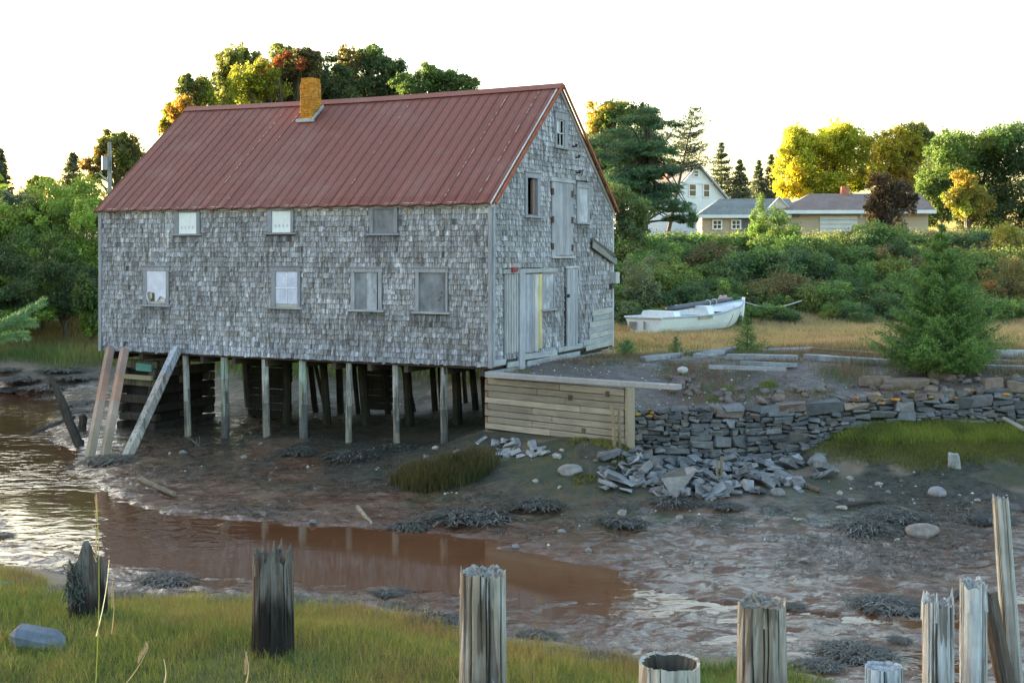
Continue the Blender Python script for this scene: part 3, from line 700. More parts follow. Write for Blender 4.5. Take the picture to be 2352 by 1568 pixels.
# chimney
o_, d_ = loc_ray(685, 278); nz = slope; t = (BH + nz * o_[1] - o_[2] + .08) / (d_[2] - nz * d_[1]); q = o_ + t * d_
chx, chy = q[0], q[1]; zt = 0
o2, d2 = loc_ray(700, 180); t2 = (chy + .35 - o2[1]) / d2[1]; chz = (o2 + t2 * d2)[2]
b = MB(); cw, cd = .50, .54; nb = int((chz - (RIDGE - 1.5)) / .072)
for i in range(nb):
    z = RIDGE - 1.5 + i * .072; sh = .10 * sstep(nb - 4, nb, i); w_, dd = cw - sh, cd - sh; o5 = (i % 2) * .5
    for side in range(4):
        ln = w_ if side % 2 == 0 else dd; m_ = 3
        for j in range(m_):
            u0 = -ln / 2 + ln / m_ * j; uc = u0 + ln / m_ / 2
            n_ = U(0, 1); col = np.array([(.43, .18, .02), (.45, .20, .025), (.40, .165, .022), (.41, .20, .035), (.38, .18, .03)][rng.integers(5)]) * U(.85, 1.12)
            if i < 8 and n_ < .3: col = np.array([.26, .25, .22])
            sz = (ln / m_ - .004, .12, .069); c = {0: (uc, -dd / 2 + .06), 1: (w_ / 2 - .06, uc), 2: (uc, dd / 2 - .06), 3: (-w_ / 2 + .06, uc)}[side]
            b.box((chx + .30 + c[0] + U(-.006, .006), chy + .31 + c[1] + U(-.006, .006), z), sz if side % 2 == 0 else (sz[1], sz[0], sz[2]), col, None, .008, .008)
b.box((chx + .30, chy + .31, RIDGE - 1.5 + nb * .036), (cw - .045, cd - .045, nb * .072 - .04), (.40, .18, .025))
part('chimney', 'brick', b, 'crumbling brick chimney covered in orange lichen', rf)
b = MB(); b.beam((chx - .06, chy - .03, BH + slope * (chy - .03) + .11), (chx + .68, chy - .03, BH + slope * (chy - .03) + .11), .05, .12, (.33, .34, .35)); b.beam((chx + .62, chy - .05, BH + slope * chy + .09), (chx + .62, chy + .62, BH + slope * (chy + .62) + .12), .05, .10, (.30, .31, .32)); part('flashing', 'stone', b, None, rf)

# piles and braces under the house
def pile(tx, ty, bx, by, r, Yt, Yb, name='pile', cols=None, m='pile', lab=None, seg=12, n=9):
    """round pile from photo pixel (tx, ty) at depth Yt down to (bx, by) at depth Yb"""
    p, q = to_loc(P(tx, ty, Yt)), to_loc(P(bx, by, Yb)); q = q + (q - p) * .12
    b = MB(); ts = np.linspace(0, 1, n); pts = p + ts[:, None] * (q - p) + np.stack([.02 * fbm(ts * 3, ts * 0 + tx, 2), .02 * fbm(ts * 3, ts * 0 + bx, 2), ts * 0], 1)
    b.tube(pts, r * (1 + .12 * ts), seg, (.3, .3, .3), True, .05)
    F_ = b.f[0]; zc = np.repeat((ts[:-1] + ts[1:]) / 2, seg) + .12 * U(-1, 1, len(F_)); c = np.array([cols[0]] * len(F_), float)
    for k in range(1, len(cols)): c[zc > k / len(cols)] = cols[k]
    b.c[0] = c
    return part(name, m, b, lab)
def Ywall(px, yl=0.0): o, d = loc_ray(px, 800); return (yl - o[1]) / d[1]
PALE = [(.33, .33, .33), (.27, .26, .235), (.15, .145, .13), (.24, .215, .17)]
GRN = [(.27, .33, .29), (.22, .235, .20), (.12, .125, .12), (.10, .10, .095)]
for tx, bx, by, wpx, cols in [(426, 432, 1009, 14, PALE), (516, 518, 1016, 17, GRN), (609, 613, 1010, 15, PALE), (695, 699, 1013, 18, GRN), (802, 801, 1015, 14, PALE), (908, 911, 1024, 14, PALE), (1020, 1021, 1022, 16, [(.31, .31, .31), (.25, .24, .22), (.14, .135, .125), (.11, .11, .10)])]:
    Yw = Ywall(tx, .25); pile(tx, 800 + (tx - 229) * .0443, bx, by, wpx / F * Yw / 2, Yw, Yw - .1, cols=cols)
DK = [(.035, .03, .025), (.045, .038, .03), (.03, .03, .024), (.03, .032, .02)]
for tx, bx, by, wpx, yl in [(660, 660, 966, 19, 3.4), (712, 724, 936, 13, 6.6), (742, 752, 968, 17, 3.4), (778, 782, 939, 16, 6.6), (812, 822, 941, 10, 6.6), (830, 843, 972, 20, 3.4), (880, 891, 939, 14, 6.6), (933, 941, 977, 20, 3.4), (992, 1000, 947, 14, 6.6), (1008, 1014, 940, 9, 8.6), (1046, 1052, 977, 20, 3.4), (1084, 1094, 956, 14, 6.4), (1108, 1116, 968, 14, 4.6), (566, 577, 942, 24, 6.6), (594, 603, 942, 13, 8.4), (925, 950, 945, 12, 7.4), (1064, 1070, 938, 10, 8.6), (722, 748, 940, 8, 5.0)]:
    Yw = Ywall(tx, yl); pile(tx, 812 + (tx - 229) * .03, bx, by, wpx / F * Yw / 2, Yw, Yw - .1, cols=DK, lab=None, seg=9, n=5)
for (tx, ty, bx, by, wp, Yb, cc) in [(253, 800, 207, 1044, 15, 39.9, [(.29, .20, .165), (.37, .22, .165), (.34, .25, .20), (.27, .22, .16)]), (286, 804, 241, 1044, 15, 39.9, [(.31, .21, .18), (.38, .225, .165), (.35, .26, .21), (.28, .23, .165)]), (407, 800, 293, 1046, 17, 39.7, [(.29, .31, .36), (.33, .30, .29), (.26, .245, .23), (.33, .305, .27)])]:
    Yt = Ywall(tx, -.14); p, q = to_loc(P(tx, ty, Yt)), to_loc(P(bx, by, Yb)); q = q + (q - p) * .05; b = MB(); n_ = 8
    for i in range(1):
        x, y, d = basis(q - p, (0, 1, 0)); ww = wp / F * Yt
        V = []; ts = np.linspace(0, 1, n_ + 1)
        for t_ in ts:
            c = p + t_ * (q - p); V += [c + sx * x * ww / 2 + sy * y * ww / 2 + U(-.006, .006, 3) for sx, sy in ((-1, -1), (1, -1), (1, 1), (-1, 1))]
        fc = []; cl = []
        for k in range(n_):
            for j in range(4): fc.append([k * 4 + j, k * 4 + (j + 1) % 4, k * 4 + 4 + (j + 1) % 4, k * 4 + 4 + j]); cl.append(cc[min(3, int(k * 4 / n_))])
        fc += [[3, 2, 1, 0], [n_ * 4, n_ * 4 + 1, n_ * 4 + 2, n_ * 4 + 3]]; cl += [cc[0], cc[3]]
        b.raw(V, fc, np.array(cl) * U(.9, 1.1, (len(cl), 1)))
    part('brace', 'pile' if tx > 400 else 'board_z', b, 'weathered grey slanting brace with a red stain' if tx > 400 else 'reddish brown squared slanting brace')
# ---------------------------------------------------------------- timber crib under the far corner of the house
def crib_left():
    t = thing('log_crib', PZ(280, 996, .1), 'dark stacked log crib under the left end of the boathouse', 'crib', rz=TH)
    o0 = np.array(t.location)
    lc = lambda p: (np.asarray(p) - o0) @ RB
    a = to_loc(P(229, 850, 44.6)); W_, D_ = 1.45, 4.2
    base = (A0 + RB @ np.array([.35, .75, 0]))
    loc = lambda x, y, z: lc(base + RB @ np.array([x, y, z - A0[2]]))
    zs = np.arange(.1, 2.75, .30)
    for i, z in enumerate(zs):
        x0, x1 = -.1, 1.55
        if i % 2 == 0:
            for y in (0, 1.4, 2.8):
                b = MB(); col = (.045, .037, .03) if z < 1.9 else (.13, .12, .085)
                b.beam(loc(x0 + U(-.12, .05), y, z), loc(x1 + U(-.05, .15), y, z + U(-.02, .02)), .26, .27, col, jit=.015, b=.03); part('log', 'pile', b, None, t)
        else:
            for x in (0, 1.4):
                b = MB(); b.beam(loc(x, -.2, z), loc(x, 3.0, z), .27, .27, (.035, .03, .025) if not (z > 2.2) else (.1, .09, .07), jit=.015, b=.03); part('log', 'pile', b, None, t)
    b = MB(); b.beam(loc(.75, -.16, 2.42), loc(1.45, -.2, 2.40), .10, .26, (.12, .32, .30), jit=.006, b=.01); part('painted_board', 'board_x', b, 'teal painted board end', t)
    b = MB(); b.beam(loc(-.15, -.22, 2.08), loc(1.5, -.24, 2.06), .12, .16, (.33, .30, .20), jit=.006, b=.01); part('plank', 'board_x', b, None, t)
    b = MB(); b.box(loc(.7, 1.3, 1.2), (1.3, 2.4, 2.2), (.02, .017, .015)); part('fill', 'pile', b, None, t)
crib_left()
def plank_bulkhead(x0, x1, y, z0, z1, lab):  # near-black planks: the shade below the house is put into their colour
    p = A0 + RB @ np.array([x0, y, z0 - A0[2]]); t = thing('plank_bulkhead', p, lab, 'bulkhead', rz=TH)
    n = int((z1 - z0) / .24)
    for i in range(n):
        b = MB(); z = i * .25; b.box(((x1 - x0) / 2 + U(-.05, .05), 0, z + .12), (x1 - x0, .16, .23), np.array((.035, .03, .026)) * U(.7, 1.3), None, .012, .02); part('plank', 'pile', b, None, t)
plank_bulkhead(2.9, 4.7, 4.4, .45, 2.9, 'plank bulkhead coloured dark for the gloom under the boathouse next to the log crib')
plank_bulkhead(6.3, 7.4, 6.8, .6, 2.9, 'narrow plank bulkhead coloured dark for the gloom among the rear piles')

# ---------------------------------------------------------------- squared-timber retaining wall beside the gable
def timber_wall():
    p0 = np.array([*CRIB0, 1.15]); p1 = np.array([*CRIB1, 1.25]); d = p1 - p0; d[2] = 0; L = np.linalg.norm(d); d /= L; nrm = np.array([d[1], -d[0], 0])
    ang = math.atan2(d[1], d[0])
    t = thing('timber_retaining_wall', p0, 'retaining wall of pale squared timbers between the boathouse and dry stone wall', 'retaining wall', rz=ang)
    h = .178; n = 10
    for i in range(n):
        z = .02 + i * h; c = np.array([.25, .222, .182]) * U(.72, 1.15)
        if i >= n - 1: c = np.array([.25, .25, .255])
        if i == 0: c = c * .65
        x0 = -.02 if i % 2 else .10; cut = L * U(.3, .7)
        for a, b_ in ((x0, cut), (cut + .006, L - .03 + U(-.02, .02))):
            b = MB(); b.box(((a + b_) / 2, U(-.006, .006), z + h / 2 + (.02 if i else -.02)), (b_ - a, .17, h - .016), c * U(.85, 1.12), None, .004, .010); part('timber', 'timber', b, None, t)
        if not i % 2: b = MB(); b.box((.03, .0, z + h / 2), (.12, .15, h - .01), (.17, .11, .07), None, .005, .01); part('tie_end', 'timber', b, None, t)
    for px, py in ((1324, 912), (1407, 904), (1354, 988)):
        k = (px - 1119) / (1440 - 1119); x = L * k * (.5 * 1 + .5 * (33.4 / 36.5) * 1.06); Yd = CRIB0[1] + (CRIB1[1] - CRIB0[1]) * x / L
        z = CAM - (py - HY) / F * Yd - p0[2]
        b = MB(); b.box((x, -.088, z), (.13, .02, .15), (.085, .06, .04), None, .004, .004); part('tie_end', 'timber', b, 'square dark end of a tie beam', t)
    b = MB(); b.box((L + .03, .1, h * n / 2 + .05), (.07, .35, h * n - .05), (.27, .22, .16), None, .006, .01); part('end_post', 'timber', b, None, t)
    return t, d, L
_, CD, CL = timber_wall()
q0 = P(1122, 861, 36.2); q1 = P(1560, 889, 31.6); b = MB(); b.beam(q0, q1, .24, .13, (.23, .235, .25), b=.012)
for k in range(9): m_ = q0 + (q1 - q0) * (k + .5) / 9; b.box(m_ + (0, -.05, .068), (.05, .04, .01), (.12, .11, .1))
solo(b, 'long_timber', M['board_x'], q0, 'long pale grey squared beam lying on top of the timber retaining wall', 'beam')
def split_post(px, pyt, pyb, Y, w, cols, lab, name='post', lean=0):
    p, q = P(px + lean, pyt, Y), P(px, pyb, Y); b = MB()
    for s in (-1, 1):
        n = 8; ts = np.linspace(0, 1, n); pts = (q - (0, 0, .3)) + ts[:, None] * (p + (s * w * .25, 0, U(-.05, .05)) - q + (0, 0, .3)); pts[:, 0] += s * w * .24
        b.tube(pts, w * .30 * (1 - .25 * ts), 8, cols, True, .15)
    return solo(b, name, M['pile'], q, lab, 'post')
split_post(1419, 934, 1040, 33.0, .19, (.24, .19, .12), 'split brown post standing against the right end of the timber wall', lean=-5)
split_post(1652, 1052, 1098, 32.2, .13, (.23, .19, .11), 'short rotten stub post among the tumbled stones below the stone wall', 'stub_post')

# ---------------------------------------------------------------- dry stone wall and its fallen stones
SL = np.array([(.085, .09, .10), (.10, .105, .115), (.12, .122, .13), (.075, .078, .085), (.115, .105, .10), (.14, .14, .145)])
BR = np.array([(.15, .115, .10), (.12, .095, .085), (.17, .13, .11)])
wl = np.concatenate([[0], np.cumsum(np.linalg.norm(np.diff(WALL, axis=0), axis=1))])
def wpos(s): return np.array([np.interp(s, wl, WALL[:, 0]), np.interp(s, wl, WALL[:, 1])])
_wp = [1436, 1560, 1700, 1860, 2020, 2200, 2370, 2560]
_wt = [CAM - (py - HY) / F * Y for py, Y in zip([943, 938, 935, 930, 905, 905, 885, 870], WALL[:, 1])]
_wb = [CAM - (py - HY) / F * Y for py, Y in zip([1062, 1068, 1070, 1058, 1024, 1000, 985, 980], WALL[:, 1])]
wtop = lambda s: np.interp(s, wl, _wt); wbot = lambda s: np.interp(s, wl, _wb)
def stone_wall():
    cells = []
    def split(u0, u1, v0, v1):
        wd, ht = u1 - u0, v1 - v0
        if ht > .40 or (ht > .11 and wd / ht < 1.25 and U(0, 1) < .75) or (ht > .20 and U(0, 1) < .5):
            k = v0 + ht * U(.33, .67); split(u0, u1, v0, k); split(u0, u1, k, v1); return
        if wd > 1.05 or wd / ht > 4.6 or (wd / ht > 2.4 and U(0, 1) < .4 and wd > .35):
            k = u0 + wd * U(.3, .7); split(u0, k, v0, v1); split(k, u1, v0, v1); return
        cells.append((u0, u1, v0, v1))
    LW = wl[-1]; u = 0
    while u < LW:
        n = U(.9, 1.9); split(u, min(u + n, LW), 0, 1.62); u += n
    mb = MB()
    for u0, u1, v0, v1 in cells:
        uc, vc = (u0 + u1) / 2, (v0 + v1) / 2; p = wpos(uc); q = wpos(min(uc + .2, LW)); zb, zt = wbot(uc), wtop(uc); hh = zt - zb
        z = zb - .05 + vc * (hh + .05) / 1.62 if hh > 1.3 else zb - .05 + vc * .95
        if z - .05 > zt + .26 * fbm(uc * 1.6, 0, 3, 7) : continue
        ang = math.atan2(q[1] - p[1], q[0] - p[0]) if uc < LW - .3 else 0
        sh = (v1 - v0) * ((hh + .05) / 1.62 if hh > 1.3 else .95)
        dep = U(.28, .42); back = .18 * (z - zb) + (.55 * max(0, (uc - 7)) / 6 * (z - zb)); out = U(-.07, .08)
        colr = SL[rng.integers(6)] * U(.75, 1.25)
        if z > zt - .35 and U(0, 1) < .35: colr = BR[rng.integers(3)] * U(.8, 1.2)
        R = rot((0, 0, 1), ang + U(-.2, .2)) @ rot((0, 1, 0), rng.normal() * .075) @ rot((1, 0, 0), U(-.2, .2))
        mb.box((p[0], p[1] + back - out + .12, z), (max(.05, u1 - u0 - .012), dep, max(.035, sh - .008)), colr, R, min(.06, .3 * sh, .25 * (u1 - u0)), .016)
        if z > zt - .3 and colr[0] > .11 and U(0, 1) < .3:                    # orange lichen on the top stones
            mb.rock((p[0] + U(-.1, .1), p[1] + back - out - .07, z + sh * .35), (U(.08, .34), .12, U(.03, .12)), (.42, .17, .02) if U(0, 1) < .6 else (.33, .24, .05), lod=2, rough=.5)
    n = 60; s = np.linspace(0, LW, n); pp = np.array([wpos(t) for t in s])      # dark earth core behind the stones
    V = np.concatenate([np.column_stack([pp[:, 0], pp[:, 1] + .2, [wbot(t) - .5 for t in s]]), np.column_stack([pp[:, 0], pp[:, 1] + .34 + .2 * (np.clip(s - 7, 0, 9) / 6), [wtop(t) - .14 for t in s]]), np.column_stack([pp[:, 0], pp[:, 1] + 1.4, [wtop(t) - .2 for t in s]])])
    k = np.arange(n - 1); mb.raw(V, np.concatenate([np.stack([k, k + 1, k + n + 1, k + n], 1), np.stack([k + n, k + n + 1, k + 2 * n + 1, k + 2 * n], 1)]), (.02, .018, .016))
    c = wpos(0); solo(mb, 'dry_stone_wall', M['stone'], (c[0], c[1], wbot(0)), 'low wall of dark slate slabs laid dry, orange lichen along its top', 'stone wall')
stone_wall()

def slab_mesh(i):
    b = MB(); sz = [(.46, .28, .085), (.34, .24, .075), (.26, .20, .12), (.44, .17, .09), (.22, .17, .06), (.34, .30, .07)][i % 6]
    b.box((0, 0, 0), sz, (1, 1, 1), None, .04, .012); b.c = [np.ones_like(c) * (SL[(i * 2 + 1) % 6] * .8 + np.array([.022, .021, .022])) * (.95 + .085 * i) for c in b.c]; return b
def place(o, x, y, rx=0, ry=0, rz=0, sc=1.0, sink=.0, dz=0.0):
    o.location = (x, y, gz(x, y) + dz - sink); o.rotation_euler = (rx, ry, rz); o.scale = (sc, sc, sc)
def scatter(kind, meshes, n, pos, label, cat, group, name, smooth=False, sc=(.45, 1.3), tilt=.6, mat='stone', lift=.04):
    protos = []
    for i in range(min(n, 300)):
        px, py = pos(i)
        q = hit(px, py)
        j = i % len(meshes)
        if len(protos) <= j:
            o = meshes[j].build(name, M[mat], None, smooth); protos.append(o)
        else: o = protos[j].copy(); C.objects.link(o)
        s = U(*sc); o.location = (q[0], q[1], q[2] + lift * s); o.rotation_euler = (U(-tilt, tilt), U(-tilt, tilt), U(0, 6.28)); o.scale = (s, s * U(.85, 1.15), s)
        tag(o, label, cat, group)
def tri_pos(x0, x1, f, y1p):
    def g(i):
        while True:
            x = U(x0, x1); y = U(*f(x)); return x, y
    return g
# rubble heap at the wall's foot (denser and higher near the wall)
def rub(i):
    x = rng.choice([1470, 1540, 1600, 1680, 1780]) + rng.normal() * 62; x = min(max(x, 1395), 1900)
    lo = 1046; hi = 1150 - abs(x - 1600) * .10
    return x, lo + (hi - lo) * U(0, 1) ** 1.5
scatter('slab', [slab_mesh(i) for i in range(12)], 300, rub, 'loose dark slate slab tumbled at the foot of the dry stone wall', 'stone', 'slabs fallen from the dry stone wall', 'fallen_slab', lift=.10)
def rub2(i): return rng.normal(1165, 48), U(1012, 1052)
scatter('slab', [slab_mesh(i + 12) for i in range(6)], 36, rub2, 'pale grey broken stone in the heap below the timber wall corner', 'stone', 'broken stones below the timber wall', 'broken_stone', sc=(.45, .95), lift=.04)
def cobble(i, pal):
    b = MB(); b.rock((0, 0, 0), [(.4, .3, .22), (.3, .26, .18), (.22, .2, .14), (.36, .2, .17)][i % 4], pal[i % len(pal)], rough=.14, cuts=4, lod=3); return b
PAL = [(.19, .18, .178), (.25, .235, .22), (.155, .15, .152), (.28, .26, .24)]
spots = [(1290, 1222, .4), (1105, 1262, .3), (1185, 1256, .3), (1710, 1300, .4), (1352, 1265, .35), (1862, 1225, .3), (1725, 1265, .3), (2060, 1240, .3), (2148, 1135, .4), (2245, 1150, .35), (1955, 1150, .35), (2045, 1220, .25), (1900, 1290, .3), (1810, 1115, .5), (1840, 1130, .4), (1290, 1035, .3), (420, 1040, .4), (390, 1042, .5), (600, 1020, .35), (1000, 1030, .3), (560, 1050, .25), (1230, 1105, .4), (1345, 1110, .35), (1285, 1120, .35), (1430, 1180, .45), (1480, 1115, .5), (1370, 1060, .6), (1395, 1050, .6), (1410, 1062, .4), (2018, 1112, .3), (2070, 1105, .3), (2100, 1085, .3), (2040, 1130, .35), (1950, 1100, .3), (2000, 1120, .3), (1930, 1135, .3), (2220, 1190, .3), (2300, 1165, .35), (720, 1200, .25), (860, 1030, .25), (1050, 1040, .25), (975, 1125, .25), (1760, 1190, .4), (1835, 1195, .3), (1560, 1190, .3), (1210, 1290, .25)]
scatter('cobble', [cobble(i, PAL) for i in range(8)], len(spots), lambda i: spots[i][:2], 'small pale stone lying alone on the dark mud', 'stone', 'pale stones scattered on the mud', 'mud_stone', True, (.4, .9), .3, lift=.02)
def one_rock(px, py, size, col, lab, Y=None, name='rock', R=None, slab=False, lift=.05, cuts=5, bev=.03):
    q = hit(px, py)
    if Y is not None: q = P(px, py, Y)
    b = MB()
    if slab: b.box(q + (0, 0, lift), size, col, R, .05, bev)
    else: b.rock(q + (0, 0, lift), size, col, R, .13, 3, cuts)
    return solo(b, name, M['stone'], q, lab, 'rock', smooth=not slab)
q = hit(1548, 1146); Yq = q[1]; b = MB()
fr_ = [P(1518, 1098, Yq + .22), P(1578, 1092, Yq + .25), P(1602, 1078, Yq + .35), P(1549, 1150, Yq - .05)]; bk_ = [P(1528, 1086, Yq + .75), P(1572, 1074, Yq + .8), P(1590, 1070, Yq + .8), P(1556, 1128, Yq + .5)]
b.raw(fr_ + bk_, [[0, 3, 1, 1], [1, 3, 2, 2], [0, 1, 5, 4], [1, 2, 6, 5], [2, 3, 7, 6], [3, 0, 4, 7], [4, 5, 6, 7]], [(.215, .195, .188), (.20, .185, .18), (.07, .066, .05), (.19, .18, .18), (.13, .125, .125), (.10, .095, .095), (.1, .1, .1)])
solo(b, 'standing_slab', M['stone'], q, 'big triangular slab standing on its point at the front of the rubble', 'rock')
one_rock(1880, 1070, (.42, .36, .33), (.175, .172, .18), 'smooth rounded boulder at the right end of the fallen slabs', lift=.13, name='boulder', cuts=1)
one_rock(1311, 1085, (.62, .4, .34), (.21, .20, .20), 'rounded grey boulder alone on the mud below the timber wall', name='boulder', cuts=2)
one_rock(2152, 1138, (.44, .36, .30), (.22, .21, .225), 'purplish grey boulder in the stone cluster near the right edge', lift=.08, name='boulder', cuts=1)
one_rock(2120, 1228, (.75, .55, .36), (.20, .175, .16), 'flat topped angular brown rock on the mud at right', lift=.08, name='angular_rock')
one_rock(2191, 1074, (.28, .2, .42), (.27, .27, .275), 'upright pale block at the edge of the right-hand grass bank', lift=.14, slab=True, name='upright_stone')
one_rock(360, 1257, (.16, .14, .10), (.40, .39, .36), 'small round white stone in the brown creek', lift=.02, name='round_stone', cuts=0)
one_rock(1820, 1108, (.46, .3, .2), (.28, .265, .26), 'pale boxy stone lying just right of the fallen slabs', lift=.04, slab=True, name='boxy_stone', R=rot((0, 0, 1), .4))
one_rock(1785, 1136, (.38, .3, .26), (.17, .165, .165), 'egg shaped grey stone in front of the fallen slabs', lift=.05, name='egg_stone', cuts=0)
one_rock(1678, 1118, (.4, .3, .16), (.29, .28, .275), 'flat pale stone with a crack across it before the rubble heap', slab=True, name='flat_stone', R=rot((0, 0, 1), .2))
one_rock(1935, 1170, (.3, .12, .10), (.31, .28, .27), 'long finger shaped stone beside the creek mud', name='finger_stone', cuts=1)
one_rock(82, 1487, (.58, .34, .25), (.12, .14, .175), 'blue grey boulder half sunk in the foreground grass', lift=.07, name='boulder', slab=True, bev=.075, R=rot((0, 0, 1), .15) @ rot((0, 1, 0), .08))
# cobbles heaped on the gravel terrace
TP = [(.14, .105, .095), (.115, .09, .085), (.17, .14, .125), (.12, .10, .09)]
cp = [(1540 + 60 * ((i * 37) % 100) / 100 + U(-8, 8), 868 + 42 * ((i * 61) % 100) / 100) for i in range(34)]
scatter('cobble', [cobble(i, TP) for i in range(8)], 34, lambda i: cp[i], 'reddish brown cobble in the heap behind the long beam', 'cobble', 'brown cobbles heaped on the gravel', 'cobble', True, (.5, .95), .4, lift=.06)
one_rock(1568, 861, (.32, .26, .22), (.42, .42, .43), 'smooth white cobble crowning the heap of brown cobbles', lift=.14, name='white_cobble', cuts=0)
tl = [(U(1650, 2330), 0) for i in range(70)]; tl = [(x, np.interp(x, [1650, 1900, 2000, 2330], [905, 905, 888, 870]) + U(-12, 22)) for x, _ in tl]
scatter('cobble', [cobble(i, [*TP, (.16, .12, .10), (.13, .12, .115)]) for i in range(8)], 70, lambda i: tl[i], 'brownish stone strewn along the earth above the dry stone wall', 'stone', 'loose stones along the wall top', 'loose_stone', False, (.5, 1.25), .5, lift=.05)
for px, py, w in ((2275, 888, .5), (2330, 895, .45), (2010, 885, .9), (2080, 892, 1.2), (2160, 868, .6), (2335, 880, .35)):
    one_rock(px, py, (w, .4, .3), (.15, .115, .095), {2275: 'tilted brown block on the wall top below the large spruce', 2330: 'leaning brown slab near the right end of the wall top', 2010: 'orange spotted capstone left of the large spruce', 2080: 'longest brown capstone of the dry stone wall', 2160: 'dark boulder tucked under the large spruce', 2335: 'stone coated in bright orange lichen by the right edge'}[px], name='capstone', lift=.1, slab=px != 2335)
# ---------------------------------------------------------------- timbers on the terrace
def plank(pa, pb, Ya, Yb, w, h, col, lab, name='weathered_plank', log=False):
    qa = P(pa[0], pa[1], Ya); qb = P(pb[0], pb[1], Yb); b = MB()
    for q in (qa, qb):
        q[2] = max(q[2], gz(q[0], q[1]) + h * .4)
    if log:
        ts = np.linspace(0, 1, 8); b.tube(qa + ts[:, None] * (qb - qa), h / 2 * (1 + .15 * (ts - .5)), 10, col, True, .06)
    else:
        n = 5; e = U(-.02, .02, (n + 1, 3)) * (1, 1, .3)
        for i in range(n):
            f = lambda k: qa + (qb - qa) * k / n + e[k]
            x, y, d = basis(qb - qa)
            wa = w * (U(.5, .8) if i == 0 else 1); wb = w * (U(.4, .8) if i == n - 1 else 1)
            A_, B_ = f(i), f(i + 1)
            V = [A_ - x * wa / 2 - y * h / 2, A_ + x * wa / 2 - y * h / 2, A_ + x * wa / 2 + y * h / 2, A_ - x * wa / 2 + y * h / 2, B_ - x * wb / 2 - y * h / 2, B_ + x * wb / 2 - y * h / 2, B_ + x * wb / 2 + y * h / 2, B_ - x * wb / 2 + y * h / 2]
            b.raw(V, [[0, 1, 5, 4], [1, 2, 6, 5], [2, 3, 7, 6], [3, 0, 4, 7], [3, 2, 1, 0], [4, 5, 6, 7]], np.asarray(col) * U(.85, 1.15))
    return solo(b, name, M['board_x'], (qa + qb) / 2, lab, 'driftwood')
g1, g2, g3 = (.24, .25, .275), (.19, .20, .22), (.29, .30, .32)
plank((1474, 832), (1563, 816), 40.5, 41.5, .35, .14, g1, 'short grey plank nearest the boathouse on the gravel')
plank((1480, 822), (1530, 816), 41.2, 41.5, .3, .12, (.16, .165, .17), 'dark decayed plank behind the short grey one near the boathouse')
plank((1600, 823), (1660, 806), 41, 43, .45, .12, g3, 'pale splintered board lying in the jumble under the little spruce')
plank((1615, 826), (1690, 800), 41.5, 44, .4, .12, g2, 'tilted grey board crossing the jumble under the little spruce')
plank((1560, 812), (1690, 800), 43.5, 44.2, .2, .1, g2, 'thin dark edged batten at the back of the board jumble')
plank((1672, 819), (1832, 829), 41, 40.2, .42, .16, g1, 'rotten topped grey beam right of the little spruce')
plank((1627, 842), (1806, 848), 37.6, 37.2, .25, .10, g1, 'jagged thin plank lying closest to the stone wall')
plank((1752, 811), (1866, 815), 43.5, 43.2, .3, .22, g3, 'pale round log in the straw grass behind the grey beam', 'driftwood_log', True)
plank((1866, 810), (2060, 826), 43.0, 40.6, .34, .20, (.14, .105, .085), 'brown rotting beam left of the large spruce')
plank((1848, 828), (2042, 836), 40.8, 39.4, .5, .16, g1, 'long grey plank running into the large spruce from its left')
plank((1990, 808), (2130, 824), 44.4, 42.2, .3, .14, g3, 'thin pale plank behind the brown beam left of the large spruce')
plank((2230, 826), (2420, 830), 40.5, 40.5, .5, .30, g3, 'thick pale log right of the large spruce', 'driftwood_log', True)
plank((2245, 845), (2420, 856), 38.2, 37.2, .4, .12, g1, 'low grey plank in front of the thick log right of the large spruce')
plank((2305, 960), (2352, 985), 33.6, 32.8, .12, .10, (.2, .19, .17), 'grey stick leaning on the right end of the stone wall', 'driftwood_stick', True)
for k, (pa, pb, Ya, w, c, lab) in enumerate([((1690, 800), (1770, 812), 44.0, .25, g2, 'grey board end showing behind the little spruce by the boat'), ((1700, 833), (1830, 838), 39.0, .3, g2, 'broken backed grey plank between the rotten topped beam and the jagged thin plank'), ((1905, 818), (2010, 822), 42.0, .22, g3, 'short pale lath lying on the long grey plank left of the large spruce'), ((1515, 838), (1600, 828), 39.6, .2, (.13, .12, .115), 'dark narrow stick pointing from the short grey plank to the jumble'), ((2255, 838), (2380, 840), 39.2, .25, g2, 'grey plank wedged between the pale log and the low plank at right')]):
    plank(pa, pb, Ya, Ya - .3, w, .10, c, lab)
# things on the mud
def mudlog(pa, pb, r, col, lab, name='driftwood_stick'):
    qa, qb = [PZ(*p, .3) for p in (pa, pb)]
    for _ in range(5): qa = PZ(*pa, gz(qa[0], qa[1]) + r * .6); qb = PZ(*pb, gz(qb[0], qb[1]) + r * .6)
    b = MB(); ts = np.linspace(0, 1, 7); pts = qa + ts[:, None] * (qb - qa); pts[:, 2] += .03 * fbm(ts * 4, ts * 0 + pa[0], 2); b.tube(pts, r * (1 - .3 * ts), 8, col, True, .12)
    solo(b, name, M['pile'], qa, lab, 'driftwood')
mudlog((322, 1100), (400, 1135), .09, (.13, .115, .09), 'half buried grey log on the mud bank left of the grass tussock', 'driftwood_log')
mudlog((822, 1165), (856, 1205), .06, (.20, .17, .14), 'pale short stick on the mud beside the brown creek')
mudlog((60, 1000), (170, 958), .10, (.07, .062, .055), 'dark waterlogged beam beside the leaning black pile', 'driftwood_log')
mudlog((1935, 1160), (2035, 1150), .05, (.06, .05, .04), 'thin dark stick on the mud below the right grass bank')
mudlog((1830, 1105), (1885, 1125), .07, (.10, .08, .065), 'dark driftwood piece next to the pale boxy stone')
mudlog((2065, 1165), (2110, 1180), .05, (.12, .1, .085), 'short twig of driftwood near the finger shaped stone')
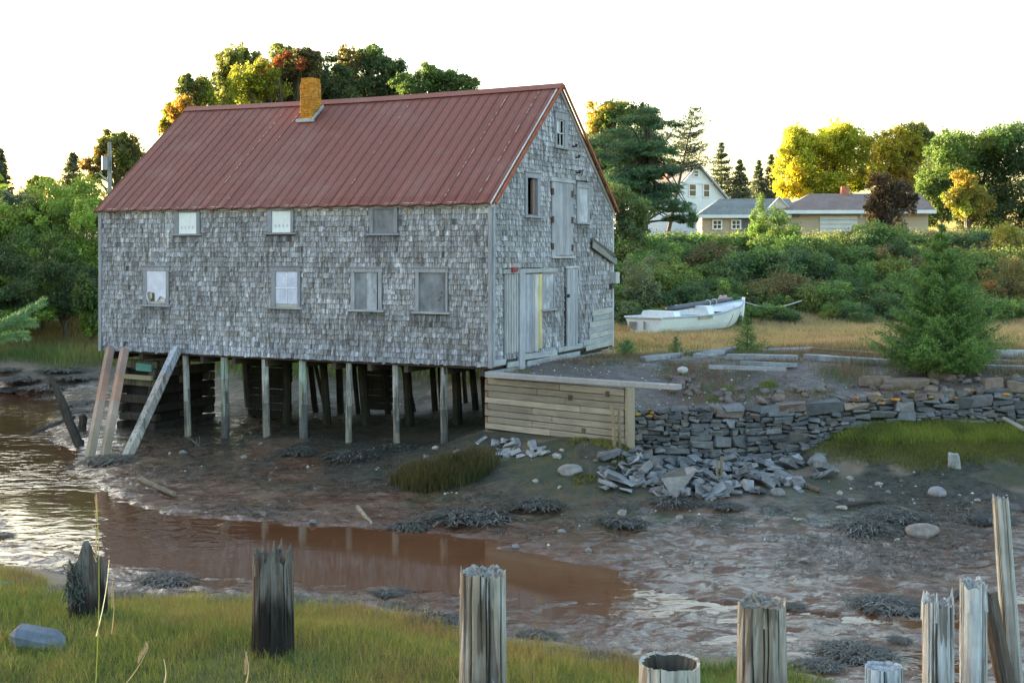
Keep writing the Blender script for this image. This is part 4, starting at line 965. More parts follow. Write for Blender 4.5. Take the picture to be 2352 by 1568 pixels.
mudlog((985, 1425), (1035, 1440), .03, (.30, .27, .24), 'thin bleached stick on the weedy near bank')
mudlog((470, 1032), (425, 1000), .03, (.2, .19, .17), 'tiny stake fragment leaning in mud by the first pale pile')
split_post(455, 1005, 1040, 41.0, .09, (.12, .10, .08), 'small dark broken stake in the mud under the house', 'stake')
def dark_pile(pt, pb, Yt, Yb, wt, wb, lab):
    p, q = P(*pt, Yt), P(*pb, Yb); q = q + (q - p) * .1; b = MB(); ts = np.linspace(0, 1, 12); pts = q + ts[:, None] * (p - q); pts[:, 0] += .03 * fbm(ts * 3, ts * 0, 2)
    b.tube(pts, np.interp(ts, [0, .6, .92, 1], [wb, wb, wt, wt * .35]) / 2, 10, (.05, .042, .034), True, .14)
    for k in range(14): t_ = U(.05, .9); c = q + t_ * (p - q); b.rock(c + U(-.1, .1, 3), (.1, .08, .2), (.035, .033, .026), lod=2)
    solo(b, 'leaning_pile', M['pile'], q, lab, 'pile')
dark_pile((112, 855), (183, 1022), 42.5, 41.7, .14, .32, 'black rotten pile leaning left beside the boathouse')
dark_pile((190, 950), (190, 990), 44.5, 44.5, .24, .26, 'short black stump of a pile between the leaning pile and braces')
# ---------------------------------------------------------------- boat
def boat():
    st = P(1478, 770, 52.6); ang = math.radians(48); bs = 1.13
    t = thing('rowing_boat', (st[0], st[1], gz(st[0] + 1, st[1] + 1.5) - .02), 'blue white wooden rowing boat hauled out on the straw grass', 'boat', rz=ang); t.scale = (bs, bs, bs * .95)
    # local x runs stern -> bow, y to port
    n = 22; xs = np.linspace(0, 6.3, n); f = xs / 6.3
    beam = .93 * np.where(f < .5, 1 - .12 * (1 - f / .5) ** 2, np.maximum(0, 1 - ((f - .5) / .5) ** 2.4)); sheer = .72 + .46 * np.clip((f - .35) / .65, 0, 1) ** 1.9; keel = .05 + .42 * np.clip((f - .72) / .28, 0, 1) ** 2
    m_ = 8; V = []
    for i in range(n):
        for s in (-1, 1):
            for j in range(m_):
                k = j / (m_ - 1); yy = beam[i] * (.50 * (k > 0) + .50 * k ** .7 if k > 0 else 0); yy = beam[i] * (0.0 if j == 0 else .55 + .45 * (k ** .8)); zz = keel[i] + (sheer[i] - keel[i]) * (0 if j == 0 else k ** 1.1)
                V.append((xs[i] + .35 * f[i] * k * (f[i] > .8), s * yy, zz))
    V = np.array(V); fc = []; cl = []
    for i in range(n - 1):
        for s in (0, 1):
            for j in range(m_ - 1):
                a = i * 2 * m_ + s * m_ + j; bq = [a, a + 1, a + 2 * m_ + 1, a + 2 * m_]; fc.append(bq if s else bq[::-1])
                cl.append((.66, .74, .80) if j > 2 else ((.60, .66, .68) if j > 0 else (.40, .33, .22)))
    mb = MB(); mb.raw(V, fc, cl)
    tr = [(0, s * V[m_ + j][1], V[m_ + j][2]) for s, rg in ((1, range(m_ - 1, 0, -1)), (-1, range(1, m_))) for j in rg]
    c = (0, 0, .4); mb.raw(np.array(tr + [c]), [[k, (k + 1) % len(tr), len(tr)] for k in range(len(tr))], (.62, .69, .74))
    Vi = V * (1, .95, 1) + (0, 0, .02); mb.raw(Vi, [q[::-1] for q in fc], (.45, .55, .66))
    part('hull', 'paint', mb, None, t)
    g = MB()
    for s in (-1, 1): g.tube([(xs[i] + .35 * f[i] * (f[i] > .8), s * (beam[i] + .015), sheer[i]) for i in range(n)], .035, 6, (.30, .36, .44), False)
    g.beam((-.02, -.84, .72), (-.02, .84, .72), .06, .07, (.60, .67, .73)); part('gunwale', 'paint', g, None, t)
    d = MB(); d.raw(np.array([(xs[i] + .3 * f[i] * (f[i] > .8), s * beam[i] * .93, sheer[i] - .04) for i in range(14, n) for s in (-1, 1)]), [[2 * k, 2 * k + 2, 2 * k + 3, 2 * k + 1] for k in range(n - 15)], (.55, .64, .74)); part('foredeck', 'paint', d, None, t)
    for x, hh in ((1.0, .24), (3.1, .36)):
        q = MB(); i = int(x / 6.3 * (n - 1)); bw = beam[i]
        pr = [(-.9 * bw, 0), (-.75 * bw, hh), (.75 * bw, hh), (.9 * bw, 0)]
        VV = [(x + dx, y, sheer[i] - .03 + z) for dx in (-.14, .24) for y, z in pr]; q.raw(VV, [[0, 1, 2, 3], [7, 6, 5, 4], [0, 4, 5, 1], [1, 5, 6, 2], [2, 6, 7, 3]], (.64, .71, .77)); part('thwart', 'paint', q, None, t)
    q = MB(); q.beam((6.52, 0, .35), (6.66, 0, 1.30), .09, .12, (.66, .72, .77)); part('stem_post', 'paint', q, None, t)
    q = MB(); q.box((-.03, .45, .40), (.03, .30, .26), (.26, .24, .23), jit=.02); q.box((-.03, -.05, .42), (.03, .07, .30), (.3, .28, .27), jit=.01); q.box((2.6, -.925, .66), (.9, .02, .11), (.27, .24, .19), jit=.01); part('worn_patch', 'panel', q, 'bare wood patch', t)
    w = np.array(Matrix.Rotation(ang, 3, 'Z')); T = lambda p: np.array(t.location) + w @ (np.array(p) * (bs, bs, bs * .95))
    q = MB(); a_, b_ = T((1.25, -.15, .98)), T((5.6, -.1, 1.24)); ts = np.linspace(0, 1, 10); pts = a_ + ts[:, None] * (b_ - a_); q.tube(pts, .12 * (1 - .15 * ts), 10, (.035, .04, .06)); solo(q, 'dark_spar', M['plastic'], a_, 'dark thick spar lying lengthwise in the rowing boat', 'spar', smooth=True)
    q = MB()
    for k in (.62, .72): c = a_ + k * (b_ - a_); th = np.linspace(0, 6.28, 12); x, y, dd = basis(b_ - a_); q.tube([c + .13 * (math.cos(u) * x + math.sin(u) * y) for u in th], .025, 5, (.5, .52, .55), False)
    solo(q, 'lashing', M['rope'], a_ + .67 * (b_ - a_), 'pale rope lashing tied round the dark spar', 'rope')
    q = MB()
    for k in range(5): c = T((5.5, .2, 1.24)); th = np.linspace(0, 6.28, 12); r = .22 - .02 * k; q.tube([c + (r * math.cos(u), r * math.sin(u), .035 * k + .02 * math.sin(3 * u)) for u in th], .025, 5, (.40, .13, .10) if k % 2 else (.5, .45, .4), False)
    solo(q, 'rope_coil', M['rope'], T((5.5, .2, 1.22)), 'coil of red and pale rope on the foredeck of the rowing boat', 'rope')
    q = MB(); a_ = T((6.6, 0, 1.12)); b_ = P(1842, 690, 59.5); ts = np.linspace(0, 1, 12); pts = a_ + ts[:, None] * (b_ - a_); pts[:, 2] -= .28 * np.sin(ts * math.pi); q.tube(pts, .022, 5, (.45, .47, .45)); solo(q, 'mooring_line', M['rope'], a_, 'thin slack line running from the bow into the bushes', 'rope')
    q = MB(); ts = np.linspace(0, 1, 8); q.tube([T((5.0 - .35 * u, -.62 - .28 * math.sin(u * 3.1) * .3 + .12 * u, 1.0 - .85 * u)) for u in ts], .02, 5, (.40, .30, .18)); solo(q, 'hanging_rope', M['rope'], T((5, -.6, 1.1)), 'tan rope hanging down over the bow of the rowing boat', 'rope')
boat()

# ---------------------------------------------------------------- houses on the bank
def wpart(name, m, b, t, lab=None): return part(name, m, b, lab, t)
def gable_house(t, fr, L, W, h, rise, ov, wall_m, roof_col, n0=None):
    """gable front in the local xz plane y=0, ridge along +y"""
    b = MB(); zb = -2.5
    V = [(0, 0, zb), (W, 0, zb), (W, 0, h), (W / 2, 0, h + rise), (0, 0, h), (0, L, zb), (W, L, zb), (W, L, h), (W / 2, L, h + rise), (0, L, h)]
    b.raw(V, [[0, 1, 2, 4], [1, 6, 7, 2], [6, 5, 9, 7], [5, 0, 4, 9]], (.7, .7, .7)); b.raw(V, [[4, 2, 3], [7, 9, 8]], (.7, .7, .7)); wpart('wall', wall_m, b, t)
    r = MB(); s = rise / (W / 2); nx = W / 2 + ov
    for sg in (-1, 1):
        x0, x1 = W / 2 + sg * nx, W / 2
        pts = [(x0, -ov, h + rise - nx * s), (x1, -ov, h + rise), (x1, L + ov, h + rise), (x0, L + ov, h + rise - nx * s)]
        V = pts + [(x, y, z + .16) for x, y, z in pts]; r.raw(V, [[4, 5, 6, 7], [3, 2, 1, 0], [0, 1, 5, 4], [1, 2, 6, 5], [2, 3, 7, 6], [3, 0, 4, 7]], roof_col)
    wpart('roof', 'stone', r, t)
    k = MB()
    for sg in (-1, 1): k.beam((W / 2 + sg * nx, -ov - .02, h + rise - nx * s + .03), (W / 2, -ov - .02, h + rise + .03), .05, .30, (.74, .76, .78), up=(0, 1, 0), roll=0); k.beam((W / 2 + sg * nx, -ov, h + rise - nx * s), (W / 2 + sg * nx, L + ov, h + rise - nx * s), .05, .22, (.72, .74, .76))
    wpart('fascia', 'paint', k, t)
def add_win(t, x, z, w, h, cols=1, fc=(.76, .78, .8), y=0.0, curt=None):
    b = MB(); e = .1
    b.box((x, y - .03, z - h / 2 - e / 2), (w + 2 * e, .1, e), fc); b.box((x, y - .03, z + h / 2 + e / 2), (w + 2 * e, .1, e), fc)
    for s in (-1, 1): b.box((x + s * (w / 2 + e / 2), y - .03, z), (e, .098, h), fc)
    for k in range(1, cols): b.box((x - w / 2 + w * k / cols, y - .025, z), (.06, .07, h), fc)
    b.box((x, y - .026, z), (w, .06, .06), fc)
    o = wpart('window', 'paint', b, t); g = MB(); g.box((x, y - .012, z), (w, .03, h), (.05, .05, .05)); part('pane', 'glass', g, None, o)
# white gabled house
hb = P(1507, 560, 108.0); ang = math.radians(22)
hw = thing('white_house', (hb[0], hb[1], CAM - (532 - HY) / F * 108), 'white clapboard house with dark gable roof half hidden by the pine', 'house', rz=ang)
def hloc(px, py):
    w = np.array(Matrix.Rotation(ang, 3, 'Z')); o = (np.array([0, 0, CAM]) - np.array(hw.location)) @ w; d = np.array([(px - CX) / F, 1, -(py - HY) / F]) @ w; t = -o[1] / d[1]; q = o + t * d; return q[0], q[2]
ex, ez = hloc(1668, 458); rx, rz_ = hloc(1600, 378); Wd = 2 * (ex - rx)
lx = rx - Wd / 2
hw.location = Vector(hw.location) + Matrix.Rotation(ang, 3, 'Z') @ Vector((lx, 0, 0))
gable_house(hw, None, 8.0, Wd, ez, rz_ - ez, .35, M['white_clap'], (.085, .088, .10))
for (a0, b0, a1, b1, c) in ((1594, 393, 1602, 405, 1), (1583, 424, 1597, 450, 1), (1616, 424, 1628, 452, 1), (1487, 482, 1513, 516, 3), (1580, 488, 1592, 512, 1)):
    x0, z1 = hloc(a0, b0); x1, z0 = hloc(a1, b1); add_win(hw, (x0 + x1) / 2, (z0 + z1) / 2, x1 - x0, z1 - z0, c, (.1, .1, .11) if c == 3 else (.74, .76, .78), 0)
b = MB(); (x0, z0), (x1, z1) = hloc(1588, 419), hloc(1641, 423); b.box((Wd / 2, -.04, (z0 + z1) / 2), (Wd * .62, .10, .16), (.66, .68, .7)); wpart('belt_course', 'paint', b, hw)
x, z = hloc(1548, 375); b = MB(); b.box((x + 1.2, 3.0, z - .6), (.8, .8, 2.4), (.30, .13, .09), b=.02); wpart('chimney', 'brick', b, hw, 'red brick chimney')
b = MB(); x0, z0 = hloc(1470, 480); x1, z1 = hloc(1535, 530); b.box((x0 + 1.0, 1.2, z1 - .4), (4.6, 3.6, abs(z0 - z1) * 2 + 1.8), (.72, .74, .77)); wpart('porch', M['white_clap'], b, hw)
# long beige bungalow with garage
Yh = 98.0; gb = P(1612, 536, Yh); ang2 = math.radians(-4)
hg_ = thing('beige_garage_house', gb, 'long low beige house with grey roofs and a white garage door', 'house', rz=ang2)
S = lambda px, py: ((px - 1612) / F * Yh, (536 - py) / F * Yh)
x1, zt = S(1800, 495); _, zr = S(1800, 456)
b = MB(); b.box((x1 / 2, 3.0, zt / 2 - .9), (x1, 5.9, zt + 1.8), (.5, .5, .5)); wpart('wall', M['beige_clap'], b, hg_)
x2, _ = S(2120, 0); zt2 = S(0, 487)[1]
b = MB(); b.box(((x1 + x2) / 2 + .02, 3.4, zt2 / 2 - .9), (x2 - x1, 7.2, zt2 + 1.8), (.5, .5, .5)); wpart('wall', M['beige_clap'], b, hg_)
def hip(xa, xb, ya, yb, z0, z1, hipl, hipr, col, eav=.45):
    r = MB(); ym = (ya + yb) / 2; V = [(xa - eav, ya - eav, z0), (xb + eav, ya - eav, z0), (xb + eav, yb + eav, z0), (xa - eav, yb + eav, z0), (xa + hipl, ym, z1), (xb - hipr, ym, z1)]
    V += [(x, y, z - .12) for x, y, z in V[:4]]
    r.raw(V, [[0, 1, 5, 4], [2, 3, 4, 5], [0, 6, 7, 1], [1, 7, 8, 2], [3, 9, 6, 0], [9, 8, 7, 6]], col); r.raw(V, [[3, 0, 4], [1, 2, 5]], col); return r
wpart('roof', 'stone', hip(0, x1 + .6, 0, 6, zt, zr + .1, 1.6, -.2, (.15, .17, .17)), hg_, 'grey green shingled roof')
wpart('roof', 'stone', hip(x1, x2, -.4, 7.4, zt2 + .05, S(0, 441)[1], 2.4, -.3, (.165, .125, .115)), hg_, 'brown grey roof')
k = MB(); k.box((x1 / 2, -.48, zt - .08), (x1 + .9, .06, .24), (.70, .74, .75)); k.box(((x1 + x2) / 2, -.88, zt2 - .04), (x2 - x1 + .9, .06, .26), (.70, .74, .75)); wpart('fascia', 'paint', k, hg_)
k = MB(); px0, pz0 = S(1752, 477); px1, pz1 = S(1800, 474); pxm, pzm = S(1778, 456)
k.beam((px0 + .3, -.2, pz0 - .1), (pxm + .3, -.2, pzm + .1), .06, .2, (.72, .75, .76), up=(0, 1, 0)); k.beam((px1 + .3, -.2, pz1 - .1), (pxm + .3, -.2, pzm + .1), .06, .2, (.72, .75, .76), up=(0, 1, 0)); k.raw([(px0 + .3, -.16, pz0 - .1), (px1 + .3, -.16, pz1 - .1), (pxm + .3, -.16, pzm + .1)], [[0, 1, 2]], (.55, .5, .42)); wpart('small_gable', 'paint', k, hg_)
for a, c in ((1647, 516), (1690, 516)): x, z = S(a, c); add_win(hg_, x, z, .55, .56, 2)
k = MB(); xa, za = S(1680, 540); xb, zb = S(1722, 500); k.box(((xa + xb) / 2 + .25, -.02, (za + zb) / 2), (xb - xa - .5, .04, zb - za), (.13, .13, .14)); wpart('stone_facing', 'stone', k, hg_)
k = MB(); xa, za = S(1878, 535); xb, zb = S(1962, 497)
for i in range(4): k.box(((xa + xb) / 2, -.24, za + (zb - za) * (i + .5) / 4), (xb - xa, .06, (zb - za) / 4 - .03), (.66, .67, .66), b=.01)
wpart('garage_door', 'paint', k, hg_)
k = MB(); xx, zz = S(1972, 500); k.box((xx, -.26, zz + .2), (.2, .08, .5), (.7, .72, .72)); wpart('door_post', 'paint', k, hg_)
x, z = S(1925, 440); k = MB(); k.box((x + 1, 3.6, z), (.6, .6, 1.0), (.42, .16, .1)); wpart('chimney', 'brick', k, hg_)

# utility pole
p = P(252, 447, 82.0); t = thing('utility_pole', p - (0, 0, 4), 'wooden utility pole with a grey transformer can beyond the left bushes', 'utility pole')
b = MB(); b.tube([(0, 0, 0), (0, 0, 4 + 3.3)], [.16, .12], 10, (.25, .25, .25)); part('pole', 'pile', b, None, t)
b = MB(); b.tube([(-.28, -.1, 5.55), (-.28, -.1, 6.4)], .2, 12, (.26, .27, .28)); part('transformer', 'paint', b, None, t)
b = MB(); b.tube([(0, 0, 4.75), (-.6, -.1, 5.3), (-.85, -.2, 5.35)], .04, 6, (.45, .45, .46)); part('lamp_arm', 'iron', b, None, t)
b = MB()
for k in range(1): a_, c_ = p + (0, 0, 1.1), P(-150, 425, 100.0); ts = np.linspace(0, 1, 16); pts = a_ + ts[:, None] * (c_ - a_); pts[:, 2] -= 1.0 * np.sin(ts * math.pi); b.tube(pts, .02, 4, (.03, .03, .03), False)
solo(b, 'power_line', M['iron'], p, 'thin dark power line running left from the utility pole', 'cable')
# ---------------------------------------------------------------- vegetation builders
def unit(v): return v / (np.linalg.norm(v, axis=-1, keepdims=True) + 1e-9)
def leaves(mb, pos, nrm, size, cols, width=.6, axis=None, ajit=1.0):
    n = len(pos); a = rng.normal(size=(n, 3)) * ajit
    if axis is not None: a = a + axis
    a = unit(a - nrm * (a * nrm).sum(1, keepdims=True)) if axis is None else unit(a)
    b = unit(np.cross(nrm, a)); s = (size * U(.6, 1.35, n))[:, None]; w = s * width
    V = np.stack([pos + a * s * .5, pos + b * w * .5, pos - a * s * .5, pos - b * w * .5], 1).reshape(-1, 3)
    k = np.arange(n)[:, None] * 4 + np.arange(4)[None]; mb.raw(V, k, cols)
def cloud(mb, lobes, n, size, width=.6, child=13, clump=.34, kid=.40, subs=9, low=-.55, out=.45, jit=.25, cshift=.26, twigs=26):
    """leaf clumps over the shells of child lobes and loose sprays past the outline; lobes = [(centre, radii, colour), ...]"""
    cs, rs, cc = [], [], []; n = int(n * 1.5); size = size * .82
    for c, r, col in lobes:
        c = np.asarray(c, float); r = np.asarray(r, float) * np.ones(3); col = np.asarray(col, float)
        for m_, k0, k1, q in ((child, .5, .78, kid), (twigs, .80, 1.10, kid * .42)):
            d = unit(rng.normal(size=(m_, 3))); d[:, 2] = np.maximum(d[:, 2], low)
            cs.append(c + d * r * U(k0, k1, (m_, 1))); rs.append(r * q * U(.6, 1.35, (m_, 1)))
            cc.append(col * (1 + cshift * U(-1, 1, (m_, 1))) * (1 + .12 * U(-1, 1, (m_, 3))))
        cs.append(c[None]); rs.append(r[None] * .55); cc.append(col[None])
    cs, rs, cc = map(np.concatenate, (cs, rs, cc)); m = len(cs)
    d = unit(rng.normal(size=(m, subs, 3))); d[..., 2] = np.where(d[..., 2] < low, -d[..., 2], d[..., 2])
    sp = cs[:, None] + d * rs[:, None] * U(.55, 1.15, (m, subs, 1)); sc = cc[:, None] * (1 + .2 * U(-1, 1, (m, subs, 1)))
    w = np.repeat((rs.mean(1) ** 1.8)[:, None], subs, 1).ravel() * U(.3, 1.5, m * subs); w /= w.sum()
    q = rng.choice(m * subs, n, p=w); li = q // subs
    pos = sp.reshape(-1, 3)[q] + rng.normal(size=(n, 3)) * rs[li] * clump
    nrm = unit(unit(pos - cs[li]) * out + rng.normal(size=(n, 3)) * .6 + (0, 0, .35))
    leaves(mb, pos, nrm, size, sc.reshape(-1, 3)[q] * (1 + jit * U(-1, 1, (n, 1))), width)
def trunk(t, base, top, r, limbs=(), col=(.10, .085, .07), name='trunk'):
    b = MB(); base = np.asarray(base, float); top = np.asarray(top, float); n = 9; ts = np.linspace(0, 1, n)
    bend = np.stack([.05 * fbm(ts * 2, ts * 0 + base[0], 2), .05 * fbm(ts * 2, ts * 0 + base[1] + 3, 2), ts * 0], 1) * np.linalg.norm(top - base)
    pts = base + ts[:, None] * (top - base) + bend * np.sin(ts * math.pi)[:, None]; b.tube(pts, r * (1.25 - .95 * ts ** .8), 9, col, True, .08)
    for q in limbs:
        q = np.asarray(q, float); k = min(n - 2, max(1, int(n * U(.3, .8)))); p = pts[k]; mid = (p + q) / 2 + (0, 0, .12 * np.linalg.norm(q - p)); L = np.linspace(0, 1, 6)[:, None]
        b.tube((1 - L) ** 2 * p + 2 * L * (1 - L) * mid + L ** 2 * q, r * .34 * np.linspace(1, .15, 6), 6, col, False)
    return part(name, 'bark', b, None, t)
def px_lobe(px, py, rx, ry, Y, col, dY=0.0, deep=1.0):
    c = P(px, py, Y + dY); k = (Y + dY) / F; return (c, (rx * k, rx * k * deep, ry * k), col)
def ragged(lobes, k):
    """break every big crown mass into smaller uneven ones"""
    r = []
    for l in lobes:
        px, py, rx, ry, col = l[:5]; rest = list(l[5:]) or [0.0]
        r.append((px, py, rx * .78, ry * .78, col, *rest))
        for _ in range(k if rx > 24 else 2):
            a = U(0, 6.283); q = U(.5, 1.0); s = U(.18, .5); r.append((px + rx * q * math.cos(a), py - ry * q * math.sin(a), rx * s, ry * s * U(.8, 1.3), np.array(col) * U(.8, 1.22), rest[0] + rx * q * .03 * U(-1, 1)))
    return r
def tree(name, lab, cat, Y, base_px, base_y, lobes, n, size, group=None, width=.6, tr=.3, **kw):
    b0 = P(base_px, base_y, Y); b0[2] = min(b0[2], gz(b0[0], b0[1])) if Y < 130 else b0[2]
    t = thing(name, b0, lab, cat, group); lobes = ragged(lobes, kw.pop('rag', 9)); L = [px_lobe(*l[:4], Y, l[4], *(l[5:] if len(l) > 5 else ())) for l in lobes]
    L = [(c - b0, r, k) for c, r, k in L]
    mb = MB(); cloud(mb, L, n, size, width, **kw); part('crown', 'leaf', mb, None, t)
    top = L[0][0] + (0, 0, L[0][1][2] * .3); trunk(t, (0, 0, -.3), top, tr, [c for c, r, k in L[1:]] + [L[0][0] + np.asarray(L[0][1]) * unit(rng.normal(size=3)) * .6 for _ in range(4)])
    return t
def conifer(t, H, R, whorls=18, per=7, tw=9, need=1, nl=.16, nw=.05, cols=((.035, .055, .028),), rise=.15, droop=.35, gap=0.0, z0=.06, pw=1.0, spread=.22, trunk_r=None, lean=(0, 0), mat='needle', crown='crown', tips=None):
    mb = MB(); cols = np.array(cols, float); br = MB()
    for i in range(whorls):
        f = (i + U(-.3, .3)) / whorls; z = H * (z0 + (1 - z0 - .02) * f); Lr = R * max(.04, (1 - f)) ** pw
        for j in range(max(3, int(per * (1 - .45 * f)))):
            if U(0, 1) < gap: continue
            az = 6.283 * (j + U(-.3, .3)) / per + i * 2.4; L = Lr * U(.7, 1.12); d = np.array([math.cos(az), math.sin(az), 0]); s = np.linspace(0, 1, tw)
            p0 = np.array([lean[0] * z / H, lean[1] * z / H, z])
            cur = p0 + d * (L * s)[:, None]; cur[:, 2] += L * (rise * s - droop * s * (1 - f) * (1 - s * .55) + .10 * s ** 2)
            if L > .5 * R: br.tube(cur[[0, tw // 2, tw - 1]], np.array([.02, .012, .005]) * H / 4.5, 4, (.09, .075, .06), False)
            side = np.array([-d[1], d[0], 0]); col = cols[rng.integers(len(cols))] * U(.75, 1.25)
            for k in range(1, tw):
                tl = (.40 * L * (1 - s[k]) + .10 * L + .03 * H * (1 - f) * .5) * U(.7, 1.1)
                for sg in ((-1, 1) if k < tw - 1 else (0,)):
                    td = unit(d * .75 + side * sg * .8 + np.array([0, 0, U(-.18, .12)]))
                    m = max(3, int(need * tl / nl * 2.2)); u = (np.arange(m) + U(0, 1, m)) / m; pos = cur[k] + td * (tl * u)[:, None] + rng.normal(size=(m, 3)) * nl * spread
                    ax = unit(td * .75 + rng.normal(size=(m, 3)) * .55 + np.array([0, 0, .25])); nr = unit(rng.normal(size=(m, 3)) + np.array([0, 0, .5]))
                    cj = col * U(.75, 1.3, (m, 1))
                    if tips is not None: cj = cj * (1 - (u * s[k])[:, None] * .55) + np.array(tips) * (u * s[k])[:, None] * .55
                    leaves(mb, pos, nr, np.full(m, nl), cj, nw / nl, ax * 3)
    part(crown, mat, mb, None, t); tr = trunk_r or H * .018
    ts = np.linspace(0, 1, 7); br.tube(np.stack([lean[0] * ts, lean[1] * ts, -.2 + (H + .2) * ts], 1), tr * (1.15 - ts * 1.0), 8, (.10, .08, .065), False, .05); part('trunk', 'bark', br, None, t)
def blades(mb, xy, h, w, cols, lean=.35, z=None, tip=None, seed=0):
    """one bent blade per point"""
    n = len(xy); zz = ground_z(xy[:, 0], xy[:, 1]) if z is None else z; h = h * U(.55, 1.25, n); az = U(0, 6.283, n)
    wind = np.stack([np.cos(az), np.sin(az)], 1) * (lean * U(.2, 1.3, n) * h)[:, None]; fa = U(0, 3.14, n); sx = np.stack([np.cos(fa), np.sin(fa)], 1) * (w * U(.7, 1.3, n) / 2)[:, None]
    z0 = zz - .02; b = np.column_stack
    V = np.stack([b([xy - sx, z0]), b([xy + sx, z0]), b([xy + wind * .35 - sx * .75, z0 + h * .6]), b([xy + wind * .35 + sx * .75, z0 + h * .6]), b([xy + wind, z0 + h])], 1).reshape(-1, 3)
    k = np.arange(n)[:, None] * 5; cols = cols * U(.75, 1.25, (n, 1))
    mb.raw(V, k + np.array([0, 1, 3, 2]), cols); mb.raw(V[:0], np.zeros((0, 3), int), np.zeros((0, 3))); mb.f.append(k + np.array([2, 3, 4]) + (mb.n - len(V))); mb.c.append(cols if tip is None else cols * .45 + np.asarray(tip) * .55)
def pick(n, x0, x1, y0, y1, f):
    xy = np.stack([U(x0, x1, n), U(y0, y1, n)], 1); return xy[U(0, 1, n) < f(xy[:, 0], xy[:, 1])]
def palette(xy, cols, sc, seed=0):
    cols = np.array(cols, float); v = np.clip((fbm(xy[:, 0] * sc, xy[:, 1] * sc, 4, seed) * .9 + .5) + U(-.22, .22, len(xy)), 0, .999) * len(cols); return cols[v.astype(int)]
inview = lambda x, y, m=.04: (np.abs(x) < (.393 + m) * y)

# ---------------------------------------------------------------- grasses
mb = MB()
xy = pick(420000, -8.5, 7, 9.4, 19.2, lambda x, y: inview(x, y) * (bank_d(x, y) < .15) * (y > 9.6) * np.clip(.9 + .9 * fbm(x * .8, y * .8, 3, 31), .25, 1) * np.clip(1.45 - (y - 9.4) * .05, .6, 1))
edge = sstep(-2.2, 0, bank_d(xy[:, 0], xy[:, 1])) * .2
v = np.clip(.48 + .45 * fbm(xy[:, 0] * .5, xy[:, 1] * .7, 4, 32) + .35 * fbm(xy[:, 0] * 2.6, xy[:, 1] * 2.2, 3, 33) + edge + U(-.3, .3, len(xy)), 0, .999)
pal = np.array([(.05, .072, .024), (.07, .09, .026), (.095, .106, .03), (.12, .12, .036), (.135, .11, .045), (.125, .085, .042)]); 
rt = (xy[:, 0] > 1.5); cols = pal[(v * 6).astype(int)]; cols[rt] = np.array([(.04, .075, .024), (.055, .085, .024), (.075, .085, .03)])[(v[rt] * 2.99).astype(int)]
blades(mb, xy, np.where(rt, .15, .10 + .05 * v) * (1 + .45 * fbm(xy[:, 0] * 3, xy[:, 1] * 3, 3, 34)) * np.where(U(0, 1, len(xy)) < .06, 1.7, 1), np.where(rt, .008, .0065), cols, .55)
tag(mb.build('salt_marsh_grass', M['grass']), kind='stuff')
mb = MB()                                            # straw meadow round the boat
xy = pick(230000, 1, 27, 42, 64, lambda x, y: inview(x, y) * (edge_sd(x, y) > .3) * sstep(42.5, 47, y + 3 * fbm(x * .5, y * .5, 3, 41)) * np.clip(.8 + fbm(x * .6, y * .6, 3, 42), .2, 1))
blades(mb, xy, .27 + .16 * fbm(xy[:, 0] * .5, xy[:, 1] * .5, 3, 43) + .15 * sstep(55, 60, xy[:, 1]), .02, palette(xy, [(.075, .085, .035), (.15, .125, .065), (.185, .145, .085), (.21, .16, .10), (.14, .085, .05)], .5, 44), .4, tip=(.20, .15, .095))
tag(mb.build('straw_grass', M['grass']), kind='stuff')
mb = MB()                                            # shore across the creek
xy = pick(150000, -34, 4, 50, 76, lambda x, y: inview(x, y) * (edge_sd(x, y) < -.5) * sstep(.9, 1.3, ground_z(x, y) + .3 * fbm(x * .5, y * .5, 3, 45)))
cl = palette(xy, [(.045, .075, .024), (.07, .075, .028), (.11, .085, .035), (.135, .10, .045)], .25, 46); g = (np.abs(xy[:, 0] + 19.5) < 2.2) & (xy[:, 1] < 62) | (xy[:, 0] > -12); cl[g] = cl[g] * .4 + np.array([.06, .11, .035]) * .6
blades(mb, xy, .42 + .35 * g, .022, cl, .35); tag(mb.build('shore_grass', M['grass']), kind='stuff')
mb = MB()                                            # right bank below the stone wall
xy = pick(150000, 6.5, 17, 30.5, 35.5, lambda x, y: inview(x, y) * (edge_sd(x, y) < -.02) * sstep(.85, 1.15, ground_z(x, y) + .25 * fbm(x * .9, y * .9, 3, 47)) * sstep(7.6, 9.2, x))
zz = ground_z(xy[:, 0], xy[:, 1]); cl = palette(xy, [(.045, .055, .016), (.075, .092, .02), (.11, .125, .024), (.13, .135, .028)], .6, 48); lo_ = zz < 1.28; cl[lo_] = cl[lo_] * .35 + np.array([.05, .048, .018]) * .65
blades(mb, xy, np.where(lo_, .12, .24), .012, cl, .5, zz); 
xy = pick(26000, 1.5, 5.2, 31.5, 34.2, lambda x, y: (edge_sd(x, y) < -.05) * (fbm(x * 1.2, y * 1.2, 3, 49) > -.05) * (x < 3.4)); blades(mb, xy, .11, .012, palette(xy, [(.05, .055, .02), (.09, .085, .028)], .9, 50), .5)
tag(mb.build('bank_grass', M['grass']), kind='stuff')
